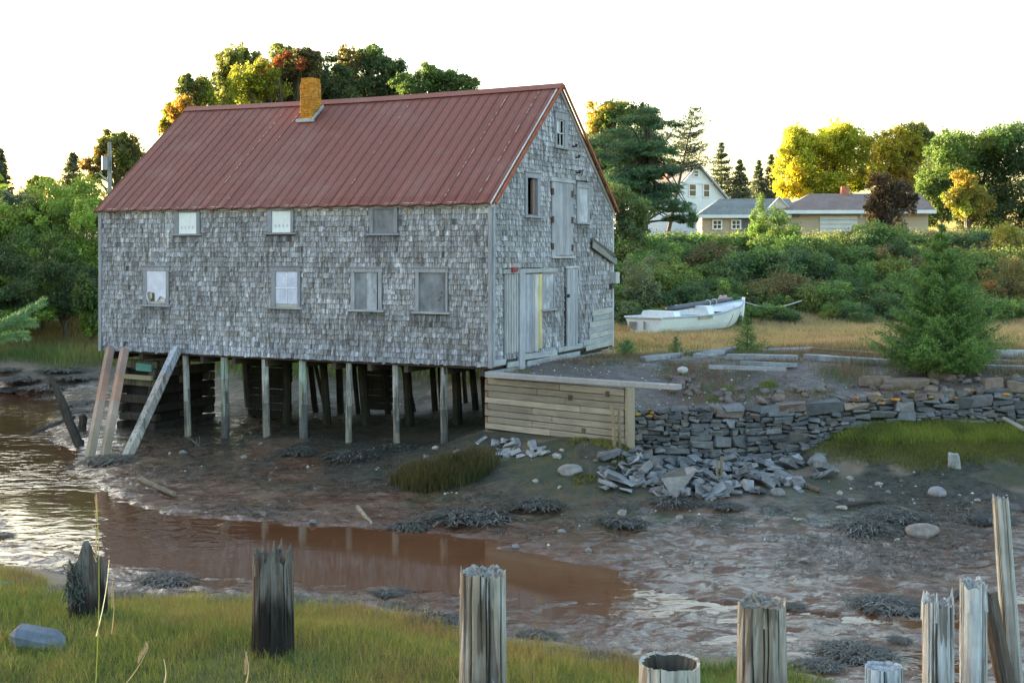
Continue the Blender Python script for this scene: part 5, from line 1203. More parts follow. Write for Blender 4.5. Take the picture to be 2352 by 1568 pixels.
def tuft(px, py, w, h, n, cols, lab, name='grass_tussock', depth=None, wd=.012, lean=.3):
    q = hit(px, py)
    r = w / F * q[1] / 2; a = U(0, 6.283, n); k = np.sqrt(U(0, 1, n)); xy = np.stack([q[0] + r * k * np.cos(a), q[1] + (depth or r) * (1 + k * np.sin(a))], 1); ok = U(0, 1, n) < (1.25 - .8 * k ** 2) * (.75 + 1.1 * fbm(xy[:, 0] * 2.2, xy[:, 1] * 2.2, 3, px)); xy, k, n = xy[ok], k[ok], int(ok.sum())
    m_ = MB(); blades(m_, xy, np.full(n, h) * (1.05 - .45 * k) * (1 + .35 * fbm(xy[:, 0] * 2.5, xy[:, 1] * 2.5, 3, px + 1)), wd, palette(xy, cols, 1.2, px), lean); return solo(m_, name, M['grass'], q, lab, 'grass')
tuft(1018, 1128, 260, .66, 12000, [(.020, .022, .010), (.034, .03, .013), (.055, .042, .018), (.03, .034, .013)], 'dense olive brown grass tussock on the mud in front of the piles', depth=1.05, lean=.5, wd=.016)
for px, py, w, h in ((1770, 893, 46, .2), (1680, 905, 50, .2), (1640, 925, 36, .14)):
    if py: tuft(px, py, w, h, 500, [(.06, .09, .024), (.09, .095, .03)], {1770: 'rightmost green grass tuft on the gravel above the stone wall', 1680: 'middle green tuft on the gravel between the cobble heap and wall top', 1640: 'low green tuft close behind the stone wall edge'}[px], 'grass_tuft')
mb = MB()                                            # sparse weeds on the gravel
xy = pick(70000, -.5, 17, 33.8, 45, lambda x, y: inview(x, y) * (edge_sd(x, y) > .15) * sstep(-.12, .35, fbm(x * .7, y * .7, 4, 51) + .35 * sstep(38, 44, y) + .3 * sstep(8, 11, x)))
blades(mb, xy, .17 + .12 * sstep(8, 11, xy[:, 0]), .011, palette(xy, [(.045, .06, .026), (.075, .06, .036), (.11, .085, .055), (.10, .05, .045), (.06, .07, .03)], .8, 52), .5); tag(mb.build('gravel_weeds', M['grass']), kind='stuff')
mb = MB(); n = 2200                                  # shell and pebble specks
xy = pick(9000, -14, 17, 26, 44, lambda x, y: inview(x, y) * np.where(edge_sd(x, y) > .2, .4, .04 + .12 * (fbm(x * .6, y * .6, 3, 53) > .15)) * ((x > -.5) | (y < 38)))
zz = ground_z(xy[:, 0], xy[:, 1]); ov = np.array([(1, 0, 0), (-1, 0, 0), (0, 1, 0), (0, -1, 0), (0, 0, 1), (0, 0, -.4)], float)
s = U(.012, .05, len(xy)) ** 1.0; V = (np.column_stack([xy, zz + .004])[:, None] + ov[None] * s[:, None, None] * U(.5, 1.2, (len(xy), 1, 3))).reshape(-1, 3)
tf = np.array([[0, 2, 4], [2, 1, 4], [1, 3, 4], [3, 0, 4]]); g = np.array([(.36, .35, .33), (.22, .21, .2), (.5, .49, .46), (.17, .14, .125)])[rng.choice(4, len(xy), p=[.3, .35, .12, .23])]
mb.raw(V, (np.arange(len(xy))[:, None, None] * 6 + tf[None]).reshape(-1, 3), np.repeat(g, 4, 0)); tag(mb.build('shell_pebbles', M['stone']), kind='stuff')
# seaweed: thin strands lying on the mud, and heaped clumps
def strands(mb, xyz, L, w, cols, seg=4, az=None, lift=.03):
    n = len(xyz); az = U(0, 6.283, n) if az is None else az; p = xyz.copy(); k0 = []
    V = []
    for i in range(seg + 1):
        t = i / seg; sx = np.stack([-np.sin(az), np.cos(az), az * 0], 1) * (w * (1 - .6 * t) / 2)[:, None]
        q = p.copy(); q[:, 2] += lift * math.sin(t * math.pi) * U(.3, 1.4, n); V += [q - sx, q + sx]
        st = np.stack([np.cos(az), np.sin(az)], 1) * (L / seg)[:, None]; p[:, :2] += st; az = az + rng.normal(size=n) * .5
    V = np.stack(V, 1).reshape(-1, 3); b = np.arange(n)[:, None] * (2 * seg + 2)
    fs = np.concatenate([b + np.array([2 * i, 2 * i + 1, 2 * i + 3, 2 * i + 2]) for i in range(seg)]); mb.raw(V, fs, np.tile(cols, (seg, 1)))
mb = MB()
def wmask(x, y):
    z = f_low(x, y); nz = fbm(x * 0.6, y * 0.6, 4, 8); nf = fbm(x * 1.6, y * 2.2, 4, 9); bd = bank_d(x, y)
    m1 = sstep(-.05, .12, nz + .22 * np.exp(-((z - .38) / .25) ** 2) + .25 * nf - .05) * (z > .1) * (z < 1.3); m2 = sstep(.0, .2, nf) * np.exp(-((bd - 2.0) / 2.0) ** 2) * (bd > .3)
    return np.maximum(m1, m2) * (edge_sd(x, y) < -.2)
xy = pick(110000, -20, 16, 15, 52, lambda x, y: inview(x, y) * wmask(x, y)); n = len(xy)
cl = np.array([(.05, .052, .045), (.032, .035, .03), (.075, .07, .05), (.10, .10, .09)])[rng.choice(4, n, p=[.35, .35, .2, .1])]
strands(mb, np.column_stack([xy, ground_z(xy[:, 0], xy[:, 1]) + .012]), U(.15, .5, n), U(.010, .026, n), cl); tag(mb.build('seaweed_strands', M['weed']), kind='stuff')
def weed_clump(i):
    b = MB(); n = 560; a = U(0, 6.283, n); k = np.sqrt(U(0, 1, n)) * .5; X, Y_ = k * np.cos(a), k * np.sin(a) * 1.0
    hz = .085 * np.maximum(0, 1 - (k / .52) ** 2) * (1 + .5 * fbm(X * 5 + i, Y_ * 5, 3, 3))
    cl = np.array([(.05, .053, .046), (.028, .03, .027), (.09, .087, .068), (.16, .16, .15)])[rng.choice(4, n, p=[.35, .35, .2, .1])]
    strands(b, np.stack([X, Y_, hz + .01], 1), U(.2, .55, n), U(.014, .032, n), cl, 6, a + rng.normal(size=n) * 1.4, .035)
    V, Fc = ICO[2]; b.raw(V * (.36, .36, .06) * (1 + .3 * fbm(V[:, :1] * 3 + i, V[:, 1:2] * 3, 3)) - (0, 0, .01), Fc, (.03, .031, .026)); return b
wc = [weed_clump(i).build('seaweed_clump', M['weed'], None, False) for i in range(5)]
WS = [(433, 573, 1284), (315, 424, 1347), (242, 332, 1383), (332, 405, 1390), (486, 567, 1391), (890, 990, 1224), (1000, 1175, 1205), (715, 820, 1405), (850, 930, 1375), (870, 945, 1405), (940, 1055, 1440), (1316, 1466, 1355), (1361, 1411, 1389), (1972, 2117, 1407), (1796, 1848, 1402), (1896, 2047, 1522), (1827, 1927, 1542), (2041, 2092, 1480), (1376, 1476, 1214), (1927, 2060, 1228), (1176, 1289, 1172), (1050, 1130, 1445), (190, 298, 1070), (148, 182, 1083), (2020, 2127, 1200), (1626, 1701, 1172), (100, 200, 1370), (0, 60, 1345), (-20, 30, 1238), (1180, 1260, 1360), (600, 700, 1395), (1240, 1330, 1520), (1330, 1440, 1530), (1190, 1280, 1475), (760, 880, 1060), (640, 720, 1050), (870, 960, 1040), (2200, 2300, 1385), (2230, 2330, 1210), (1500, 1600, 1165), (60, 150, 930), (-20, 60, 905), (0, 110, 880), (110, 215, 878), (60, 170, 900), (-10, 70, 925), (150, 222, 935), (-10, 60, 858), (90, 190, 860), (140, 200, 955)]
for i, (a_, b_, y) in enumerate(WS):
    o = wc[i] if i < 5 else wc[i % 5].copy()
    if i >= 5: C.objects.link(o)
    px = (a_ + b_) / 2; q = hit(px, y - 6)
    wd = (b_ - a_) / F * q[1]; o.location = (q[0], q[1] + wd * .2, q[2]); o.rotation_euler = (0, 0, U(-.5, .5)); o.scale = (wd, wd * U(.7, 1.1), U(.8, 1.2) * min(1.2, wd))
    tag(o, 'dark heap of stringy seaweed lying on the wet mud', 'seaweed', 'seaweed heaps on the mud')

# ---------------------------------------------------------------- weathered stumps in the foreground
DKP = [(.15, .14, .13), (.095, .075, .06), (.05, .03, .023), (.014, .012, .011)]
LTP = [(.45, .47, .49), (.36, .345, .33), (.10, .075, .055), (.05, .04, .034)]
TNP = [(.30, .285, .265), (.225, .19, .15), (.09, .065, .045), (.03, .024, .02)]
def stump(pl, pr, pt, pb, Y, lab, jag=.12, lean=0.0, flute=.07, cracks=7, hollow=.25, lightf=.5, seed=0, spikes=6, taper=.06, pal=None, prof=None, dark_h=.45, name='pile_stump'):
    w = (pr - pl) / F * Y; R = w / 2; top = P((pl + pr) / 2, pt, Y); bot = P((pl + pr) / 2 - lean, pb, Y) if pb else P((pl + pr) / 2 - lean, 1700, Y)
    gzb = gz(bot[0], bot[1]); 
    if pb is None: bot[2] = gzb - .1
    base = np.array([bot[0], bot[1], min(bot[2], gzb)]) ; H = top[2] - base[2] - jag * .6; dx = top[0] - base[0]
    hollow = hollow if seed == 4 else hollow * .35
    nS, nR = 240, 60; th = np.linspace(0, 2 * math.pi, nS, endpoint=False); r0 = np.random.default_rng(seed + 50)
    tt = np.linspace(0, 1, nR) ** .9
    jt = jag * (1.6 * fbm(np.cos(th) * 2.2 + seed, np.sin(th) * 2.2, 3, seed) + .35 * fbm(np.cos(th) * 9 + seed, np.sin(th) * 9, 3, seed + 1)); zt = H + jag * .2 + jt
    if prof is not None: zt = zt + prof(th)
    Z = tt[:, None] * zt[None]; TH_ = np.repeat(th[None], nR, 0); zz = Z / max(H, .1)
    rr = R * (1 + taper * (1 - zz) + flute * (0.75 * fbm(np.cos(TH_) * 3.2 + seed * 3, np.sin(TH_) * 3.2 + Z * .5, 4 if pal is DKP else 2, seed + 2) + (.3 if pal is DKP else .10) * fbm(np.cos(TH_) * 16, np.sin(TH_) * 16 + Z * .5, 3, seed + 3)))
    cr = np.zeros_like(Z)
    for k in range(cracks + 2):
        t0 = r0.uniform(0, 6.283); zc = r0.uniform(.3, 1.0); zw = r0.uniform(.2, .6); dd = ((TH_ - t0 + .12 * fbm(Z * 1.5, Z * 0 + k, 2, seed) + math.pi) % (2 * math.pi)) - math.pi
        cr = np.maximum(cr, np.exp(-(dd / r0.uniform(.016, .04)) ** 2) * np.exp(-((zz - zc) / zw) ** 2) * r0.uniform(.5, 1))
    rr = rr * (1 - .22 * cr)
    V = np.stack([base[0] + dx * zz + rr * np.cos(TH_), base[1] + rr * np.sin(TH_), base[2] + Z], 2).reshape(-1, 3)
    k = np.arange(nS); k2 = (k + 1) % nS; fc = np.concatenate([np.stack([i * nS + k, i * nS + k2, (i + 1) * nS + k2, (i + 1) * nS + k], 1) for i in range(nR - 1)])
    cth, cz, ccr = TH_[:-1].ravel(), zz[:-1].ravel(), cr[:-1].ravel()
    n1 = fbm(np.cos(cth) * 4.5 + seed, np.sin(cth) * 4.5 + cz * 1.6, 5, seed + 4); n2 = fbm(np.cos(cth) * 2.6 + seed, np.sin(cth) * 2.6 + cz * 2.6, 5, seed + 5)
    pal = pal or [(.34, .345, .345), (.24, .20, .165), (.075, .05, .035), (.025, .02, .016)]
    g, br_, db, bk = map(np.array, pal); u = sstep(dark_h - .14, dark_h + .16, cz + .35 * n2); lt = sstep(-.25, .15, n1 + (lightf - .5)); 
    col = (g * lt[:, None] + br_ * (1 - lt[:, None])); rd = sstep(.12, .3, n2 + .4 * n1); col = col * (1 - .75 * rd[:, None]) + db * .75 * rd[:, None]
    col = bk * (1 - u[:, None]) + col * u[:, None]; col = col * (1 - .85 * ccr[:, None])
    b = MB(); b.raw(V, fc, np.clip(col, .004, 1))
    o = (nR - 1) * nS                                   # broken top: rim, then solid split wood or a rotten hollow
    rim = V[o:]; cen = np.array([base[0] + dx, base[1]]); rings = [rim]; cup = seed == 4
    for q, fr_ in enumerate((.9, .74, .55, .3, .04)):
        r_ = rim.copy(); r_[:, :2] = cen + (rim[:, :2] - cen) * fr_; nz = fbm(np.cos(th) * 6 * fr_ + seed, np.sin(th) * 6 * fr_, 3, seed + 7)
        if cup: r_[:, 2] = np.where(fr_ > .8, rim[:, 2] - .015, base[2] + H - hollow * (1 - .3 * fr_) + .05 * nz)
        else: r_[:, 2] = rim[:, 2] * fr_ + (base[2] + H) * (1 - fr_) - .02 + jag * .8 * nz - .3 * jag * (1 - fr_)
        rings.append(r_)
    VV = np.concatenate(rings); nq = len(rings) - 1; f2 = np.concatenate([np.stack([i * nS + k, i * nS + k2, (i + 1) * nS + k2, (i + 1) * nS + k], 1) for i in range(nq)])
    c2 = np.concatenate([np.tile(g * .9, (nS, 1)) * U(.7, 1.1, (nS, 1))] + [np.tile(((.10, .085, .07) if cup else g * .55 + br_ * .2), (nS, 1)) * (.75 + .6 * fbm(np.cos(th) * 8, np.sin(th) * 8 + i, 3, seed))[:, None] for i in range(nq - 1)])
    b.raw(VV, f2, np.clip(c2, .01, 1))
    for s in range(spikes):
        t0 = r0.uniform(0, 6.283); i = int(t0 / 6.283 * nS) % nS; p = V[(nR - 4) * nS + i] * (1, 1, 1) + (0, 0, -.12); p[:2] = cen + (p[:2] - cen) * .93
        hgt = r0.uniform(.12, .24) + jag * r0.uniform(0, .9); b.tube([p, p + (0, 0, hgt * .6), p + (r0.uniform(-.01, .01), 0, hgt)], [.026, .018, .004], 6, np.array(pal[0]) * r0.uniform(.6, 1.0), True, .2)
    return solo(b, name, M['stump'], base, lab, 'wooden pile', smooth=False)
stump(160, 244, 1296, 1446, 15.4, 'short black stump with tangled old net on it, leftmost of the foreground stumps', .06, seed=1, pal=DKP, dark_h=.62, lightf=.45, spikes=2, flute=.09, prof=lambda t: .32 * np.exp(-(((t - 4.9 + math.pi) % 6.283 - math.pi) / .55) ** 2) + .12 * np.exp(-(((t - 5.7 + math.pi) % 6.283 - math.pi) / .4) ** 2), hollow=.1)
stump(580, 673, 1262, 1516, 13.9, 'dark rotten stump with a splintered spiky top in the foreground grass', .13, seed=2, pal=DKP, dark_h=.50, lightf=.55, spikes=15, flute=.11, cracks=14, hollow=.3)
stump(1057, 1162, 1308, None, 11.8, 'tall pale grey post stump with long vertical cracks, bottom centre', .05, seed=3, pal=[(.33, .335, .33), (.27, .235, .19), (.085, .055, .04), (.03, .024, .02)], dark_h=.30, spikes=3, cracks=16, flute=.08, hollow=.16)
stump(1468, 1608, 1516, None, 10.8, 'widest pale stump with a hollow cup shaped top at the bottom edge', .016, seed=4, pal=[(.42, .41, .38), (.34, .32, .28), (.12, .09, .06), (.04, .03, .025)], dark_h=.1, spikes=0, hollow=.2, flute=.05, lightf=.65)
stump(1696, 1805, 1376, None, 11.6, 'thick tan grey stump with a chewed hollow top right of the cup shaped one', .05, seed=5, pal=TNP, dark_h=.32, spikes=4, hollow=.22, cracks=10, taper=.1)
stump(1988, 2072, 1527, None, 11.2, 'low flat sawn bluish white stump in front of the two slim pale stumps', .012, seed=6, pal=[(.50, .54, .60), (.42, .45, .50), (.13, .14, .16), (.05, .05, .05)], dark_h=.1, spikes=0, hollow=.01, cracks=18, flute=.04, lightf=.8)
stump(2120, 2189, 1368, None, 12.0, 'slim whitish stump with a notched top, left of a similar taller one', .07, seed=7, pal=LTP, dark_h=.15, spikes=3, hollow=.14, cracks=14, lightf=.75)
stump(2206, 2266, 1326, None, 12.3, 'slim whitish stump with a thin splinter rising from its top', .07, seed=8, pal=LTP, dark_h=.15, spikes=6, hollow=.14, cracks=12, lightf=.7)
stump(2279, 2316, 1140, None, 12.8, 'tall thin grey pole leaning left at the right edge', .05, lean=-62, seed=9, pal=[(.36, .38, .39), (.26, .245, .22), (.07, .055, .045), (.035, .03, .026)], dark_h=.42, spikes=1, hollow=.05, cracks=8, name='leaning_pole', taper=.25)
stump(2248, 2290, 1358, None, 12.5, 'dark cracked pole leaning across behind the slim whitish stumps', .05, lean=-122, seed=10, pal=DKP, dark_h=-.3, spikes=0, hollow=.05, cracks=8, name='leaning_pole', lightf=.3)
# net and rope tangle on the leftmost stump
b = MB(); c = P(182, 1330, 15.2)
for k in range(46):
    p = c + np.array([U(-.13, .06), U(-.14, .02), U(-.12, .22)]); ts = np.linspace(0, 1, 6)[:, None]; q = p + np.array([U(-.07, .08), U(-.08, .06), U(-.34, -.05)]); pts = p + ts * (q - p) + rng.normal(size=(6, 3)) * .025; b.tube(pts, .006, 4, np.array([(.055, .075, .07), (.08, .095, .085), (.03, .036, .034)][k % 3]), False)
for k in range(10): p = P(U(165, 200), U(1420, 1450), 15.1); q = P(U(138, 175), U(1445, 1462), 14.9); ts = np.linspace(0, 1, 6)[:, None]; b.tube(p + ts * (q - p) + rng.normal(size=(6, 3)) * .02, .009, 4, (.035, .04, .04), False)
solo(b, 'net_tangle', M['rope'], c, 'tangle of faded green old net hanging on the leftmost black stump', 'net')
def stalk(pa, pb, Ya, r, col, lab, head=0):
    a_, b_ = P(*pa, Ya), P(*pb, Ya); b = MB(); ts = np.linspace(0, 1, 7)[:, None]; pts = a_ + ts * (b_ - a_); pts[:, 0] += .02 * np.sin(ts[:, 0] * 3); b.tube(pts, r * np.linspace(1, .45, 7), 5, col, False)
    if head:
        for k in range(26): t_ = 1 - head * U(0, 1); p = a_ + t_ * (b_ - a_); b.tube([p, p + (U(-.015, .015), U(-.015, .015), .05)], [.005, .001], 4, (.30, .22, .14), False)
    solo(b, 'grass_stalk', M['grass'], a_, lab, 'grass stalk')
stalk((219, 1580), (222, 1145), 8.6, .0036, (.24, .24, .05), 'tallest thin green and tan seed stalk before the leftmost stump', .35)
stalk((221, 1460), (250, 1285), 12.0, .006, (.50, .46, .42), 'bleached dry stalk slanting beside the leftmost stump')
stalk((256, 1455), (258, 1345), 13.0, .0045, (.36, .27, .17), 'short tan seed stalk right of the leftmost stump', .5)
stalk((280, 1580), (340, 1485), 9.6, .004, (.34, .28, .20), 'dry stalk bending right in the foreground grass', .4)
stalk((374, 1580), (375, 1512), 9.4, .005, (.38, .33, .26), 'upright pale broken stalk in the foreground grass')
stalk((562, 1580), (566, 1505), 9.6, .006, (.36, .29, .2), 'tan seed stalk just left of the spiky stump', .6)
# ---------------------------------------------------------------- trees behind the house
OL, YG, DG, GR, OR, RD, GD = (.07, .078, .024), (.125, .135, .022), (.032, .048, .022), (.048, .075, .024), (.19, .11, .024), (.17, .05, .026), (.18, .135, .024)
tree('maple_tree', 'dark shady maple filling the gap between the trees behind the roof', 'tree', 102, 760, 430, [(760, 225, 80, 60, DG), (480, 265, 45, 45, OL), (520, 230, 40, 50, DG), (915, 215, 40, 40, DG), (840, 235, 60, 40, DG)], 20000, .24)
tree('maple_tree', 'tall olive maple whose thin top rises left above the red roof', 'tree', 92, 560, 430, [(560, 215, 55, 85, OL), (553, 125, 24, 34, OL), (515, 170, 36, 40, OL), (590, 165, 36, 52, OL), (525, 240, 45, 50, YG)], 22000, .22)
tree('maple_tree', 'broad yellow green maple with orange and red top behind the chimney', 'tree', 88, 660, 430, [(660, 205, 95, 85, GR), (640, 150, 60, 38, OL, -2), (612, 150, 20, 18, OR, -4), (640, 140, 16, 13, RD, -5), (600, 168, 18, 16, OR, -5), (662, 128, 18, 14, RD, -3), (625, 172, 20, 18, YG, -5), (690, 150, 16, 13, RD, -4), (575, 180, 22, 20, YG, -4), (560, 215, 50, 50, YG, -3), (600, 190, 50, 45, YG, -4), (730, 190, 70, 65, DG), (700, 150, 46, 35, (.06, .055, .024), -3), (715, 128, 18, 12, (.12, .055, .028), -3), (760, 230, 50, 50, DG)], 42000, .21)
tree('maple_tree', 'dark green round maple right of the chimney behind the roof', 'tree', 96, 850, 430, [(850, 195, 75, 72, DG), (800, 150, 42, 34, (.085, .07, .025)), (860, 145, 45, 32, GR), (905, 190, 34, 46, DG), (780, 215, 50, 50, DG)], 26000, .22)
tree('ash_tree', 'lower spreading green tree at the right end of the red ridge', 'tree', 90, 1000, 430, [(990, 205, 60, 45, GR), (950, 195, 40, 34, GR), (1050, 195, 42, 26, GR), (1085, 190, 22, 16, OL), (1010, 180, 40, 24, (.06, .10, .03))], 15000, .2)
tree('maple_tree', 'golden olive tree low at the left end of the red roof', 'tree', 86, 425, 470, [(435, 240, 46, 52, OL), (440, 200, 26, 28, OL), (400, 270, 32, 34, YG), (378, 300, 20, 28, GD), (470, 240, 30, 40, YG), (415, 250, 30, 30, OR, -3)], 17000, .2)
tree('maple_tree', 'brownish round tree beyond the utility pole', 'tree', 118, 270, 470, [(272, 365, 62, 55, OL), (225, 385, 30, 34, (.12, .075, .03)), (310, 355, 30, 34, (.09, .075, .028)), (268, 325, 34, 26, OL), (240, 350, 24, 24, (.17, .09, .03))], 17000, .26, child=14)
tree('oak_tree', 'tiny far tree crest on the glowing left skyline', 'tree', 140, 95, 470, [(95, 422, 32, 18, OL), (70, 432, 20, 14, OL)], 4000, .25)
# right of the house
tree('maple_tree', 'round topped tree behind the pine, left side tinted golden as if sunlit', 'tree', 98, 1425, 520, [(1425, 300, 72, 62, GR), (1380, 270, 42, 38, GD), (1420, 255, 50, 26, YG), (1370, 320, 34, 40, OL), (1470, 285, 40, 48, DG), (1400, 380, 50, 60, OL), (1350, 390, 30, 60, OL)], 30000, .2)  # low sun on the left and top is painted into the lobe colours
PN = (.034, .066, .036); PN2 = (.046, .084, .040)
def pine():
    Y = 84.0; b0 = P(1478, 540, Y); b0[2] = min(b0[2], gz(b0[0], b0[1])); t = thing('pine_tree', b0, 'spreading dark green pine with layered boughs in front of the white house', 'tree')
    L = [(1470, 275, 52, 20), (1515, 290, 44, 17), (1400, 330, 56, 20), (1460, 345, 70, 22), (1510, 350, 44, 18), (1375, 390, 54, 20), (1440, 395, 66, 22), (1500, 400, 56, 20), (1400, 430, 62, 20), (1470, 435, 72, 22), (1530, 440, 36, 18), (1385, 460, 46, 18), (1440, 468, 60, 20), (1515, 465, 55, 18), (1560, 482, 30, 16), (1550, 505, 30, 10), (1588, 505, 16, 16), (1500, 320, 40, 18), (1430, 310, 40, 18), (1440, 420, 60, 30), (1490, 375, 50, 30), (1425, 360, 50, 28), (1490, 455, 50, 22)]
    lob = [px_lobe(a, b, c, d, Y, PN if i % 2 else PN2, U(-2, 2), .8) for i, (a, b, c, d) in enumerate(L)]; lob = [(c - b0, r, k) for c, r, k in lob]
    mb = MB(); lob += [(c + unit(rng.normal(size=3)) * r * .9, np.array(r) * U(.3, .55), np.array(k) * U(.8, 1.25)) for c, r, k in lob for _ in range(3)]; cloud(mb, lob, 80000, .30, .13, child=9, clump=.3, kid=.5, low=-.3, out=.3); part('crown', 'needle', mb, None, t)
    trunk(t, (0, 0, -.3), P(1490, 290, Y) - b0, .30, [c for c, r, k in lob], (.07, .058, .05))
pine()
lp = P(1528, 400, 90.0); t = thing('larch_tree', (lp[0], lp[1], gz(lp[0], lp[1])), 'thin sparse conifer leaning right out of the pine top', 'tree')
conifer(t, P(0, 240, 90)[2] - gz(lp[0], lp[1]), 2.3, 22, 7, 7, 1.5, .24, .05, [(.028, .038, .024)], .3, .25, .2, .52, .5, lean=(2.1, 0), trunk_r=.14)
for px, top, wpx, Y, lab in ((1657, 322, 58, 150, 'tallest of the dark spruces beyond the white house roof'), (1700, 365, 46, 150, 'shorter spruce touching the tallest spruce beyond the white house'), (1743, 366, 34, 158, 'thin spruce left of its twin beside the big yellow tree'), (1772, 350, 40, 158, 'thin spruce against the left side of the big yellow tree'), (168, 346, 64, 125, 'dark spruce left of the brownish tree on the left skyline'), (2, 338, 40, 110, 'spruce cut by the left edge of the picture')):
    b0 = P(px, 480, Y); H = P(px, top, Y)[2] - b0[2]; t = thing('spruce_tree', b0, lab, 'tree'); conifer(t, H, wpx / F * Y * .85, 26, 8, 7, 1.5, .36, .12, [(.04, .052, .034), (.05, .058, .034)], .10, .32, .12, .05, .8)
YY, YO = (.175, .18, .022), (.165, .15, .022)
tree('maple_tree', 'big bright yellow green tree behind the grey roofs', 'tree', 125, 1890, 530, [(1890, 375, 82, 75, YY), (1840, 370, 55, 70, YY, -3), (1825, 430, 42, 40, (.29, .24, .02), -3), (1870, 325, 55, 34, (.22, .21, .022), -2), (1930, 330, 55, 36, (.17, .18, .02)), (1950, 390, 60, 60, (.15, .165, .02)), (1900, 430, 60, 40, YY, -3)], 52000, .26)
tree('maple_tree', 'yellow tree with orange patches between the two big trees', 'tree', 120, 2060, 530, [(2060, 365, 62, 62, (.17, .16, .022)), (2050, 330, 46, 34, YO, -2), (2100, 320, 40, 36, OL), (2030, 380, 40, 60, (.16, .15, .022), -2), (2085, 410, 40, 40, (.16, .12, .024), -2), (2130, 335, 26, 30, (.08, .09, .03)), (2000, 365, 38, 52, (.16, .155, .022), 2), (2115, 400, 46, 62, (.12, .12, .024), 2), (2005, 410, 22, 40, YO, -3)], 30000, .24)
tree('linden_tree', 'huge dense dark green round tree at the right edge', 'tree', 110, 2250, 560, [(2250, 430, 125, 115, DG), (2180, 400, 70, 80, (.05, .08, .022), -4), (2230, 345, 85, 48, (.055, .085, .024), -2), (2320, 360, 75, 60, (.03, .055, .022), -2), (2330, 450, 70, 90, DG, -3), (2200, 480, 70, 60, DG, -4), (2150, 450, 44, 70, (.05, .075, .022), -4)], 70000, .24)
tree('maple_tree', 'small golden tree in front of the huge dark green tree', 'tree', 88, 2225, 545, [(2225, 460, 42, 48, (.135, .12, .028)), (2215, 420, 28, 24, GD), (2195, 465, 28, 34, YG), (2255, 470, 28, 34, (.11, .10, .028))], 14000, .16)
tree('plum_tree', 'small dark purplish round tree beside the grey roof end', 'tree', 86, 2045, 560, [(2045, 475, 50, 55, (.045, .032, .024)), (2030, 430, 40, 30, (.06, .04, .024)), (2075, 455, 34, 40, (.05, .035, .026)), (2015, 490, 32, 40, (.045, .036, .022))], 17000, .15)
tree('birch_tree', 'light green bushy tree just right of the boathouse gable', 'tree', 72, 1440, 560, [(1440, 480, 42, 42, (.075, .10, .042)), (1432, 525, 46, 40, (.05, .07, .034)), (1420, 450, 30, 26, (.11, .135, .055)), (1470, 500, 32, 30, (.065, .088, .036))], 14000, .13, tr=.09)
# left thicket across the creek
LG = [(.105, .15, .034), (.125, .17, .036), (.06, .09, .03), (.036, .056, .026), (.115, .16, .034), (.045, .065, .028)]  # light on the upper shrubs is put into their lighter greens
for i, (px, py, rx, ry, Y, c, lab) in enumerate([(190, 470, 72, 62, 76, 0, 'top right mass of the thicket against the roof, coloured as lit'), (110, 480, 75, 66, 77, 1, 'green crest of the left thicket below the spruce, coloured as lit'), (20, 520, 80, 60, 76, 4, 'sloping green crown at the left edge of the thicket, coloured as lit'), (200, 570, 60, 70, 73, 0, 'leafy shrub coloured as lit beside the boathouse wall'), (100, 590, 85, 75, 72, 2, 'mid green shrub in the middle of the left thicket'), (10, 620, 85, 75, 71, 5, 'dull green shrub low at the left edge'), (150, 660, 75, 65, 69, 3, 'dark green shrub at the foot of the left thicket'), (50, 690, 70, 55, 68, 5, 'shadowy shrub above the shore grass at far left'), (212, 700, 34, 60, 66, 2, 'olive bush low against the boathouse corner'), (-90, 560, 90, 90, 75, 2, 'shrub running out of the picture at left')]):
    tree('thicket_shrub', lab, 'shrub', Y, px, 760, [(px, py, rx, ry, LG[c]), (px - rx * .5, py + ry * .3, rx * .6, ry * .55, LG[(c + 4) % 6]), (px + rx * .5, py + ry * .35, rx * .6, ry * .55, LG[c]), (px, py + ry * .7, rx * .8, ry * .5, LG[(c + 2) % 6])], 19000, .15, child=12, tr=.1)
tree('oak_tree', 'blue green far tree at the left edge of the skyline', 'tree', 105, 20, 500, [(15, 470, 50, 40, (.06, .085, .06)), (60, 455, 34, 24, (.08, .095, .05))], 8000, .24)
# shrubs on the bank behind the boat: five grown once, the rest copied
def bush_proto(cols, n, size, lab, grp, spread=1.0, h=1.0):
    t = thing('bank_shrub', (0, 0, 0), lab, 'shrub', grp); lob = [((0, 0, .75 * h), (1.0 * spread, 1.0 * spread, .75 * h), cols[0]), ((.55, -.2, .55 * h), (.7, .7, .55 * h), cols[1 % len(cols)]), ((-.55, .1, .6 * h), (.7, .7, .6 * h), np.array(cols[2 % len(cols)]) * 1.2), ((.1, -.4, 1.15 * h), (.6, .6, .5 * h), cols[0])]
    lob += [((U(-.9, .9), U(-.8, .8), U(.5, 1.4) * h), (U(.25, .45),) * 3, np.array(cols[k % len(cols)]) * U(.9, 1.6)) for k in range(9)]
    mb = MB(); cloud(mb, lob, n, size, .62, child=9, clump=.36, kid=.46); part('crown', 'leaf', mb, None, t)
    trunk(t, (0, 0, -.2), (0, 0, .7 * h), .05, [(.4, .2, .8 * h), (-.4, -.2, .8 * h), (.1, -.4, 1.0 * h)], name='stem'); return t
